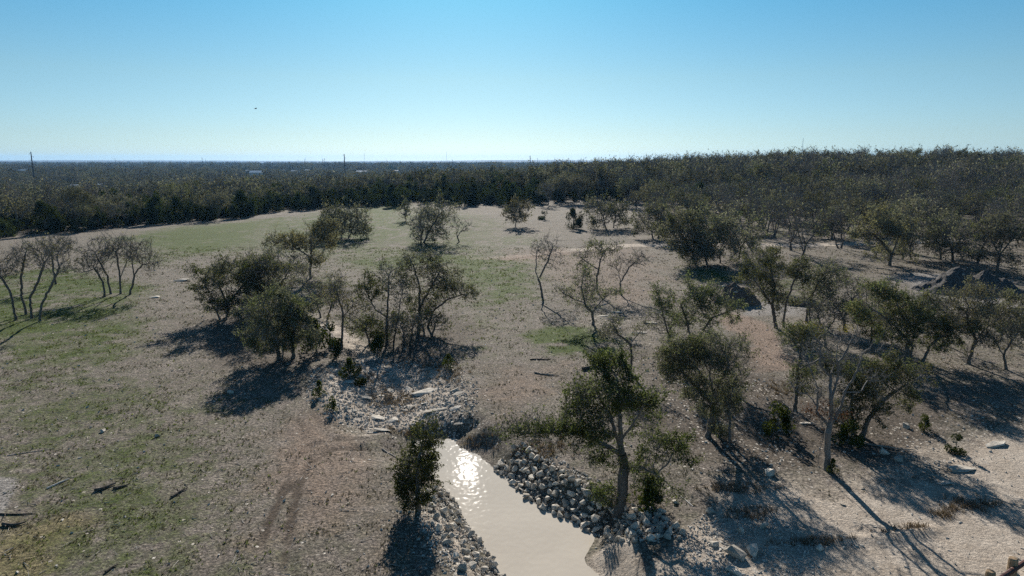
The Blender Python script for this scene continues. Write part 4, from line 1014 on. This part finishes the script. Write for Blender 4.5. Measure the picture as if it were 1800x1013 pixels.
# loose creek-bed stones, each a rock
n = 0
for t_ in range(900):
    if n >= 70: break
    u, v = 560 + 270 * rng.random(), 640 + 110 * rng.random(); b = at_z(u, v, -.3)
    zz = zones(np.array([b[0]]), np.array([b[1]]))['rocky'][0]
    if zz > .6:
        rock(float(b[0]), float(b[1]), float(.22 + .4 * rng.random()**2), 'loose limestone piece strewn in the dry creek bed', 'stones of the dry creek bed', None, rng.random() < .6, tilt=.5, stretch=1.3); n += 1

# small stones, too many to count
def hull_arr(seed, n=9, flat=.6):
    me_ = rock_mesh(seed, flat, n); V = np.array([v.co[:] for v in me_.vertices]); F = np.array([p_.vertices[:] for p_ in me_.polygons]); bpy.data.meshes.remove(me_); return V, F
HA = [hull_arr(800 + k, 8, .5 + .1 * (k % 3)) for k in range(6)]
def rotm(r, n, tilt=.6):
    a = r.random(n) * 6.28; t = (r.random(n) - .5) * tilt; ca, sa, ct, st_ = np.cos(a), np.sin(a), np.cos(t), np.sin(t)
    Mx = np.zeros((n, 3, 3)); Mx[:, 0, 0] = ca; Mx[:, 0, 1] = -sa * ct; Mx[:, 0, 2] = sa * st_; Mx[:, 1, 0] = sa; Mx[:, 1, 1] = ca * ct; Mx[:, 1, 2] = -ca * st_; Mx[:, 2, 1] = st_; Mx[:, 2, 2] = ct
    return Mx
def stones(name, label, x, y, s, mat, sink=.1):
    r = rng; z = height(x, y); V = []; F = []; o = 0; pick = r.integers(0, len(HA), len(x))
    for k, (hv, hf) in enumerate(HA):
        i = np.where(pick == k)[0]
        if not len(i): continue
        Mx = rotm(r, len(i)); v = np.einsum('nij,vj->nvi', Mx, hv) * s[i][:, None, None]
        v += np.stack([x[i], y[i], z[i] + s[i] * sink], 1)[:, None, :]
        f = hf[None] + (np.arange(len(i)) * len(hv))[:, None, None] + o; o += len(i) * len(hv)
        V.append(v.reshape(-1, 3)); F.append(f.reshape(-1, 3))
    tag(link(name, mesh_np(name, np.concatenate(V), [np.concatenate(F)], M[mat])), label, 'stones', None, 'stuff')
def field(n, ymin, ymax, power=1.0):
    t = rng.random(n); y = (ymin**(1 - power) + t * (ymax**(1 - power) - ymin**(1 - power)))**(1 / (1 - power)) if power != 1 else ymin * (ymax / ymin)**t
    x = (rng.random(n) * 2 - 1) * (.78 * y + 2); return x, y
x, y = field(90000, 19, 95, .4); zz = zones(x, y); dry = poly_sd(x, y, POND) > -.1
acc = dry & (rng.random(len(x)) < np.clip(.05 + .55 * zz['rocky'] + .10 * zz['caliche'] + .08 * zz['litter'] - .02 * zz['green'], 0, 1))
x, y = x[acc], y[acc]; s = (.028 + .15 * rng.random(len(x))**5) * (1 + y / 80)
p1, d1 = along(shoreR, 900); n1 = np.stack([-d1[:, 1], d1[:, 0]], 1); n1 = n1 if n1[:, 1].mean() > 0 else -n1; q1 = p1 + n1 * (2.5 * rng.random(900) - .2)[:, None]
p2, d2 = along(shoreL, 1500); n2 = np.stack([-d2[:, 1], d2[:, 0]], 1); n2 = n2 if n2[:, 0].mean() < 0 else -n2; q2 = p2 + n2 * (2.3 * rng.random(1500)**1.3 - .1)[:, None]
ux, uy = 540 + 300 * rng.random(9000), 610 + 145 * rng.random(9000); cp = np.array([at_z(a_, b_, -.3)[:2] for a_, b_ in zip(ux, uy)]); zr = zones(cp[:, 0], cp[:, 1])['rocky']; cp = cp[rng.random(len(cp)) < zr * .8]; cs_ = .07 + .22 * rng.random(len(cp))**2.5
RZ = P2([(1180,965),(1230,915),(1300,885),(1400,925),(1440,965),(1520,1060),(1250,1065)]); rx = np.array(RZ); ex = rx[:, 0].min() + (np.ptp(rx[:, 0])) * rng.random(5200); ey = rx[:, 1].min() + np.ptp(rx[:, 1]) * rng.random(5200)
kz = (poly_sd(ex, ey, RZ) + .9 * fbm(ex / 1.5, ey / 1.5, 83) < 0) & (fbm(ex / .8, ey / .8, 85, 2) > -.12); cp = np.concatenate([cp, np.stack([ex[kz], ey[kz]], 1)]); cs_ = np.concatenate([cs_, .04 + .17 * rng.random(kz.sum())**3])
sx = np.concatenate([cp[:, 0], x, q1[:, 0], q2[:, 0]]); sy = np.concatenate([cp[:, 1], y, q1[:, 1], q2[:, 1]]); ss = np.concatenate([cs_, s, .10 + .14 * rng.random(900), .06 + .12 * rng.random(1500)])
stones('loose_stones', 'small pale limestone pieces scattered over the ground', sx, sy, ss, 'pebble')

# grass tufts and litter
def tufts(name, label, x, y, h, mat, blades=4, wide=.28):
    n = len(x); k = np.repeat(np.arange(n), blades); m = len(k); z = height(x, y)[k]
    a = rng.random(m) * 6.28; hh = h[k] * (.6 + .8 * rng.random(m)); le = hh * (.3 + .7 * rng.random(m))
    bx = x[k] + rng.normal(size=m) * h[k] * .35; by = y[k] + rng.normal(size=m) * h[k] * .35; w_ = hh * wide
    dx, dy = np.cos(a), np.sin(a)
    V = np.stack([np.stack([bx - dy * w_, by + dx * w_, z - .01], 1), np.stack([bx + dy * w_, by - dx * w_, z - .01], 1), np.stack([bx + dx * le, by + dy * le, z + hh], 1)], 1)
    tag(link(name, mesh_np(name, V.reshape(-1, 3), [np.arange(m * 3).reshape(-1, 3)], M[mat])), label, 'grass', None, 'stuff')
x, y = field(270000, 19, 110, .4); zz = zones(x, y); dry = poly_sd(x, y, POND) > .5
bare = np.clip(zz['caliche'] * 1.2 + zz['gravel'] + .8 * zz['track'] + .55 * zz['red'] + .45 * zz['litter'] + .6 * zz['rocky'], 0, 1)
clump = np.clip(.5 + 1.6 * fbm(x / .9, y / .9, 77, 2), 0, 1)
gsel = dry & (rng.random(len(x)) < zz['green'] * .9 * clump * (1 - .6 * bare))
dsel = dry & ~gsel & (rng.random(len(x)) < (.75 + .6 * zz['straw']) * clump**2.4 * (1 - bare))
tufts('dry_grass', 'short dry winter grass over the pasture', x[dsel], y[dsel], .032 * (1 + y[dsel] / 60) * (.4 + 1.4 * rng.random(dsel.sum())**2.2), 'drygrass')
tufts('green_grass', 'patches of fresh green grass on the pasture', x[gsel], y[gsel], .033 * (1 + y[gsel] / 60) * (.4 + 1.4 * rng.random(gsel.sum())**2), 'greengrass')
TP = [(1700,890,55,12),(1660,905,20,8),(1320,905,40,12),(1430,955,70,6),(690,690,60,30),(720,745,60,8),(950,790,60,20),(640,655,40,14),(790,665,30,18),(1290,860,60,10),(1600,930,40,6),(830,760,40,10),(760,640,40,20),(1380,690,40,20)]
bx, by = [], []
for u, v, ru, rv in TP:
    for _ in range(int(ru * rv * .16)):
        b = at_z(u + ru * rng.normal() * .5, v + rv * rng.normal() * .5); bx.append(b[0]); by.append(b[1])
bx, by = np.array(bx), np.array(by); k = poly_sd(bx, by, POND) > .3; bx, by = bx[k], by[k]
tufts('brown_grass', 'taller brown grass tufts in the creek bed and on the pale ground', bx, by, .08 + .12 * rng.random(len(bx)), 'browngrass', 9, .09)
# twigs lying about
n = 2600; x, y = field(n, 19, 75, .6); k = (poly_sd(x, y, POND) > .8) & (rng.random(n) < np.clip(.9 - zones(x, y)['caliche'], 0, 1)); x, y = x[k], y[k]; n = len(x)
a = rng.random(n) * 6.28; L = .15 + .55 * rng.random(n)**2; z = height(x, y) + .02
V, F = twig_mesh(rng, np.stack([x, y, z], 1), np.stack([np.cos(a), np.sin(a), .05 + .1 * rng.random(n)], 1), L, .010 + .014 * rng.random(n))
tag(link('twig_litter', mesh_np('twig_litter', V, [F], M['stick'])), 'broken twigs and sticks littering the pasture', 'twigs', None, 'stuff')

# fallen branches one can pick out
def branch(label, u, v, L, ang, rad, mat, forks=2, bend=.3, name='fallen_branch'):
    b = G(u, v); t = thing(name, label, 'branch', tuple(b), 0); r = rng
    pts = []; p0 = np.array([-math.cos(ang), -math.sin(ang), 0]) * L / 2; d = ang
    for k in range(5):
        q = p0.copy(); q[2] = hz(b[0] + q[0], b[1] + q[1]) - b[2] + rad * .8; pts.append(q); p0 = p0 + np.array([math.cos(d), math.sin(d), 0]) * L / 4; d += (r.random() - .5) * bend * 2
    MB().tube(pts, [rad, rad * .95, rad * .8, rad * .65, rad * .35], 6).build('stem', M[mat], t)
    for k in range(forks):
        i = 1 + k % 3; e = pts[i] + np.array([math.cos(ang + (.8 if k % 2 else -.8)), math.sin(ang + (.8 if k % 2 else -.8)), .25]) * L * .3
        MB().tube([pts[i], (pts[i] + e) / 2 + r.normal(size=3) * .03, e], [rad * .55, rad * .4, rad * .15], 5).build('side_branch', M[mat], t)
branch('bleached white branch standing out in the grass at lower left', 103, 851, 1.0, 1.15, .045, 'whitewood', 0, .1)
branch('dark fallen log on the soil behind the big pond oak', 1040, 648, 1.5, .5, .13, 'darkwood', 2)
branch('grey curved dead branch left of the dark fallen log', 960, 660, 1.7, -.5, .05, 'stick', 2, .5)
branch('twiggy dead branch above the curved dead branch', 950, 632, 1.5, .2, .05, 'darkwood', 3, .4)
branch('dark bent log lying in the grass at lower left', 187, 860, .9, .5, .08, 'darkwood', 1, .5)
branch('stubby dark log beside the dark bent log', 213, 858, .6, .3, .06, 'darkwood', 1, .5)
branch('broken grey log right of the stubby dark log', 315, 867, .9, 1.3, .06, 'darkwood', 2, .4)
branch('long thin dark branch by the gravel at the left edge', 25, 906, 1.6, -.1, .035, 'darkwood', 1, .1)
branch('short dark log below the gravel at the left edge', 20, 926, .9, -.3, .07, 'darkwood', 1, .5)
branch('dark stick in the grass near the lower left corner', 195, 1000, .5, 1.4, .05, 'darkwood', 0, .3)
branch('long grey pole lying on the slope below the fanning oak', 1545, 785, 3.2, -.4, .06, 'stick', 1, .15)
branch('thin bleached stick on the bare soil right of the big pond oak', 1205, 880, 1.1, 1.9, .02, 'whitewood', 1, .1)
branch('grey dead branch at the left rim of the pond', 690, 800, 1.3, -.5, .04, 'stick', 2, .3)
branch('long thin stick on the left pasture near the gravel', 55, 795, 1.9, .5, .02, 'stick', 0, .1)
branch('tangled dead branches at the foot of the big pond oak', 1030, 872, 1.7, .8, .05, 'stick', 4, .6)

# heaps
def heap(name, label, u, v, w_, peaks, mat, seed, rocks=0, cover=None):
    b = G(u, v); n = 72; gx_ = np.linspace(-w_, w_, n); X_, Y_ = np.meshgrid(gx_, gx_); Z_ = np.full(X_.shape, -9.0)
    for px_, py2, hgt_, slope in peaks:
        Z_ = np.maximum(Z_, hgt_ - slope * np.sqrt((X_ - px_)**2 + (Y_ - py2)**2 + .04 * hgt_))
    Z_ = Z_ + .55 * fbm(X_ / 1.1, Y_ / 1.1, seed, 4) + .22 * fbm(X_ / .3, Y_ / .3, seed + 9, 2)
    Zg = height((X_ + b[0]).ravel(), (Y_ + b[1]).ravel()).reshape(X_.shape) - b[2]
    ok = Z_ > -.25; Z_ = np.where(Z_ > 0, Z_ + Zg, np.minimum(Z_, 0) + Zg - .02)
    ii = np.arange(n * n).reshape(n, n); kq = ok[:-1, :-1] | ok[1:, 1:] | ok[1:, :-1] | ok[:-1, 1:]
    F = np.stack([ii[:-1, :-1][kq], ii[:-1, 1:][kq], ii[1:, 1:][kq], ii[1:, :-1][kq]], 1)
    t = thing(name, label, 'heap', tuple(b)); link('mound', mesh_np('mound', np.stack([X_.ravel(), Y_.ravel(), Z_.ravel()], 1), [F], M[mat], False), t)
    for k in range(rocks):
        i, j = rng.integers(12, n - 12, 2)
        if Z_[i, j] > .3:
            o = link('rock', ROCKS[k % 12], t); o.location = (X_[i, j], Y_[i, j], Z_[i, j]); s_ = .25 + .5 * rng.random(); o.scale = (s_, s_, s_ * .8); o.rotation_euler = (rng.random(), rng.random(), rng.random() * 6)
    return t
heap('gravel_heap', 'large dark double-peaked gravel heap at the right', 1705, 512, 6.5, [(-.9, .9, 2.9, .95), (1.9, .5, 2.5, .95), (-2.8, .3, 1.6, .6), (3.2, .1, 1.6, .7), (.6, -1.2, 1.2, .6)], 'gravelpile', 91, 14)
heap('earth_heap', 'dark earth and rock mound beside the spreading olive oak', 1298, 533, 4.0, [(-.5, .3, 2.2, 1.1), (.45, .0, 1.7, 1.05), (-1.0, .6, 2.4, 1.9)], 'earthpile', 92, 26)
heap('gravel_heap', 'low small gravel mound behind the V-shaped oak', 1408, 536, 3.0, [(0, 0, .9, .6), (.7, .3, .7, .6)], 'gravelpile', 93, 8)

# post-and-rail barrier at the bottom right corner
p1 = at_z(1742, 1004, 1.15); p2 = at_z(1782, 981, 1.15); dv = p2 - p1; r1 = at_z(1763, 1014, .85); r2 = at_z(1800, 989, .85); rv_ = r2 - r1
t = thing('log_fence', 'stout wooden posts with a dark red rail at the bottom right corner', 'fence', (p1[0], p1[1], hz(p1[0], p1[1])))
o3 = np.array(t.location)
for k in range(-1, 4):
    q = p1 + dv * k - o3; zb = hz(p1[0] + dv[0] * k, p1[1] + dv[1] * k) - o3[2]
    MB().tube([(q[0], q[1], zb - .3), (q[0], q[1], q[2] - .5), (q[0], q[1], q[2] - .03), (q[0], q[1], q[2])], [.155, .15, .14, .11], 12).build('post', M['post'], t)
MB().tube([r1 - rv_ * 1.3 - o3, r1 - o3, r2 - o3, r2 + rv_ * 2.2 - o3], .085, 10).build('rail', M['rail'], t)

# ------------------------------------------------------------------ far things
def pole(u, D, vtop, label, arms=3, w_=.45, mat='pole', group=None):
    x, y = (u - 900) / FPX * D, D * math.cos(PITCH); top = at_y(u, vtop, y); x = top[0]; z0 = hz(x, y); h = top[2] - z0
    t = thing('power_pole', label, 'power pole', (x, y, z0), 0, 1, group)
    MB().tube([(0, 0, -.5), (0, 0, h)], [w_, w_ * .45], 10).build('shaft', M[mat], t)
    for k in range(arms):
        zz_ = h * (.95 - .09 * k); s_ = 1 if k % 2 else -1
        MB().tube([(0, 0, zz_), (s_ * 1.6, .2, zz_ + .3)], [.12, .06], 6).build('crossarm', M[mat], t)
        MB().tube([(s_ * 1.55, .2, zz_ + .25), (s_ * 1.55, .2, zz_ - .8)], [.09, .09], 6).build('insulator', M['mast'], t)
for u, D, vt, lab, a_, w_ in [(54, 560, 267, 'tall dark pole nearest the camera at far left', 3, .75), (605, 760, 271, 'tall dark pole at centre left above the woods', 3, .8), (932, 900, 274, 'dark pole above the woods at the centre', 3, .8),
    (202, 1700, 279, 'thin far pole second from the left edge', 2, .5), (355, 1500, 277, 'far pole above the small white house at left', 2, .5), (361, 1750, 280, 'shorter far pole just right of its taller neighbour', 2, .5), (412, 1900, 283, 'thin far pole left of the two-storey building', 2, .5),
    (524, 1500, 281, 'leftmost of the pole cluster beyond the white-roofed house', 2, .5), (535, 1650, 279, 'middle pole of the cluster beyond the white-roofed house', 2, .5), (567, 1450, 279, 'left one of the close pair of far poles', 2, .5), (570, 1500, 278, 'right one of the close pair of far poles', 2, .5),
    (589, 1800, 283, 'thin far pole just left of the tall centre-left pole', 2, .5), (680, 1700, 281, 'thin far pole right of the long white house', 2, .5), (795, 1500, 280, 'thin far pole left of the centre pole', 2, .5), (945, 1400, 278, 'thin far pole right of the centre pole', 2, .45), (160, 1900, 285, 'faint far pole between the barn and the left horizon pole', 2, .5), (278, 2000, 286, 'faint far pole midway along the left horizon', 2, .5)]:
    pole(u, D, vt, lab, a_, w_)
def mast(u, D, vtop, label):
    y = D * math.cos(PITCH); top = at_y(u, vtop, y); x = top[0]; z0 = hz(x, y); h = top[2] - z0; t = thing('radio_mast', label, 'radio mast', (x, y, z0)); w_ = max(.45, D * .00022)
    m_ = MB()
    for a_ in (0, 2.09, 4.19): m_.tube([(w_ * math.cos(a_), w_ * math.sin(a_), 0), (w_ * math.cos(a_), w_ * math.sin(a_), h)], .07 + D * .00003, 4)
    m_.build('leg', M['mast'], t); b_ = MB(); n = int(h / (w_ * 3))
    for k in range(n):
        a_ = 2.09 * (k % 3); b2 = a_ + 2.09; b_.tube([(w_ * math.cos(a_), w_ * math.sin(a_), h * k / n), (w_ * math.cos(b2), w_ * math.sin(b2), h * (k + 1) / n)], .05 + D * .00002, 3)
    b_.build('lattice', M['mast'], t); MB().tube([(0, 0, h - 1), (0, 0, h + 3)], [.12, .04], 5).build('antenna', M['mast'], t)
for u, D, vt, lab in [(640, 3200, 269, 'thin pale mast on the horizon right of the tall centre-left pole'), (785, 3400, 267, 'thin pale mast on the horizon left of centre'), (1412, 1500, 243, 'tall thin mast above the right-hand woods'), (1618, 1600, 264, 'small faint mast above the woods at far right'), (537, 3300, 277, 'faint mast behind the far pole cluster')]: mast(u, D, vt, lab)
for (hx, hy), (u, D, w_, dp, wh, rk, rz, lab) in zip(HP, HOUSES):
    t = thing('house', lab, 'house', (hx, hy, hz(hx, hy)), rz); wh += 1.6 if D < 700 else 2.8
    MB().box((0, 0, wh / 2 - .5), (w_, dp, wh + 1)).build('wall', M['wall'], t)
    e = .5; rh = dp * .24; V = [(-w_/2-e, -dp/2-e, wh), (w_/2+e, -dp/2-e, wh), (w_/2+e, dp/2+e, wh), (-w_/2-e, dp/2+e, wh), (-w_/2-e, 0, wh+rh), (w_/2+e, 0, wh+rh)]
    V += [(a_, b_, c_ + .18) for a_, b_, c_ in V]
    MB().add(V, [(0, 1, 5, 4), (2, 3, 4, 5), (7, 6, 10, 11), (9, 8, 11, 10), (0, 6, 7, 1), (2, 8, 9, 3), (0, 4, 10, 6), (4, 3, 9, 10), (1, 7, 11, 5), (5, 11, 8, 2)]).build('roof', M['redroof' if rk == 'red' else 'metalroof'], t)
    for k in range(max(1, int(w_ / 4))):
        xx = -w_ / 2 + (k + .5) * w_ / max(1, int(w_ / 4))
        f_ = MB().box((xx, -dp / 2 - .03, wh * .55), (1.3, .1, 1.3)).build('window', M['metalroof'], t); MB().box((xx, -dp / 2 - .07, wh * .55), (1.1, .1, 1.1)).build('pane', M['glass'], f_)
    MB().box((w_ * .22, -dp / 2 - .04, 1.05), (.95, .1, 2.1)).build('door', M['darkwood'], t)
# soaring bird
bp = at_y(449.5, 191.5, 215.0); t = thing('bird', 'dark bird gliding in the clear sky at the left', 'bird', tuple(bp), R(35))
bd = MB().tube([(-.36, 0, 0), (-.30, 0, .02), (-.1, 0, .03), (.12, 0, .02), (.24, 0, .03), (.33, 0, .03), (.40, 0, .01)], [.02, .06, .10, .09, .05, .045, .01], 8)
bd.add([(-.32, -.05, 0), (-.32, .05, 0), (-.62, .13, -.01), (-.62, -.13, -.01), (-.32, -.05, .03), (-.32, .05, .03), (-.62, .13, .005), (-.62, -.13, .005)], [(0, 1, 2, 3), (7, 6, 5, 4), (0, 3, 7, 4), (1, 5, 6, 2), (2, 6, 7, 3)])
bd.build('body', M['bird'], t)
for s_ in (-1, 1):
    V = []
    for (yy, x0, x1, zz_) in [(0, -.16, .17, .03), (.35, -.20, .20, .14), (.7, -.16, .16, .20), (.95, -.24, .02, .22), (1.05, -.26, -.12, .22)]:
        V += [(x0, s_ * yy, zz_), (x1, s_ * yy, zz_), (x1, s_ * yy, zz_ + .03), (x0, s_ * yy, zz_ + .025)]
    F = []
    for k in range(4):
        for j in range(4): F.append((k*4 + j, k*4 + (j+1) % 4, k*4 + 4 + (j+1) % 4, k*4 + 4 + j))
    F += [(0, 1, 2, 3), (19, 18, 17, 16)]
    MB().add(V, F).build('wing', M['bird'], t)
# ------------------------------------------------------------------ air
hm = bpy.data.materials.new('haze_air'); hm.use_nodes = True; hm.node_tree.nodes.clear()
ho = hm.node_tree.nodes.new('ShaderNodeOutputMaterial'); pv = hm.node_tree.nodes.new('ShaderNodeVolumePrincipled')
pv.inputs['Color'].default_value = (.25, .55, 1.0, 1); pv.inputs['Density'].default_value = 6.0e-5; pv.inputs['Anisotropy'].default_value = 0.3
hm.node_tree.links.new(pv.outputs[0], ho.inputs['Volume'])
zl = float(Z.min()) - 1.5
zt_ = 6.0 + max((o_.matrix_basis @ Vector(c_)).z for o_ in COL.objects if o_.type == 'EMPTY' for ch in o_.children if ch.type == 'MESH' for c_ in ch.bound_box)
hb = MB().box((0, (gy[0] + gy[-1]) / 2, (zl + zt_) / 2), (gx[-1] - gx[0] + 60, gy[-1] - gy[0] + 60, zt_ - zl)).build('haze', hm); tag(hb, 'thin blue haze filling the air out to the horizon', 'haze', None, 'stuff')
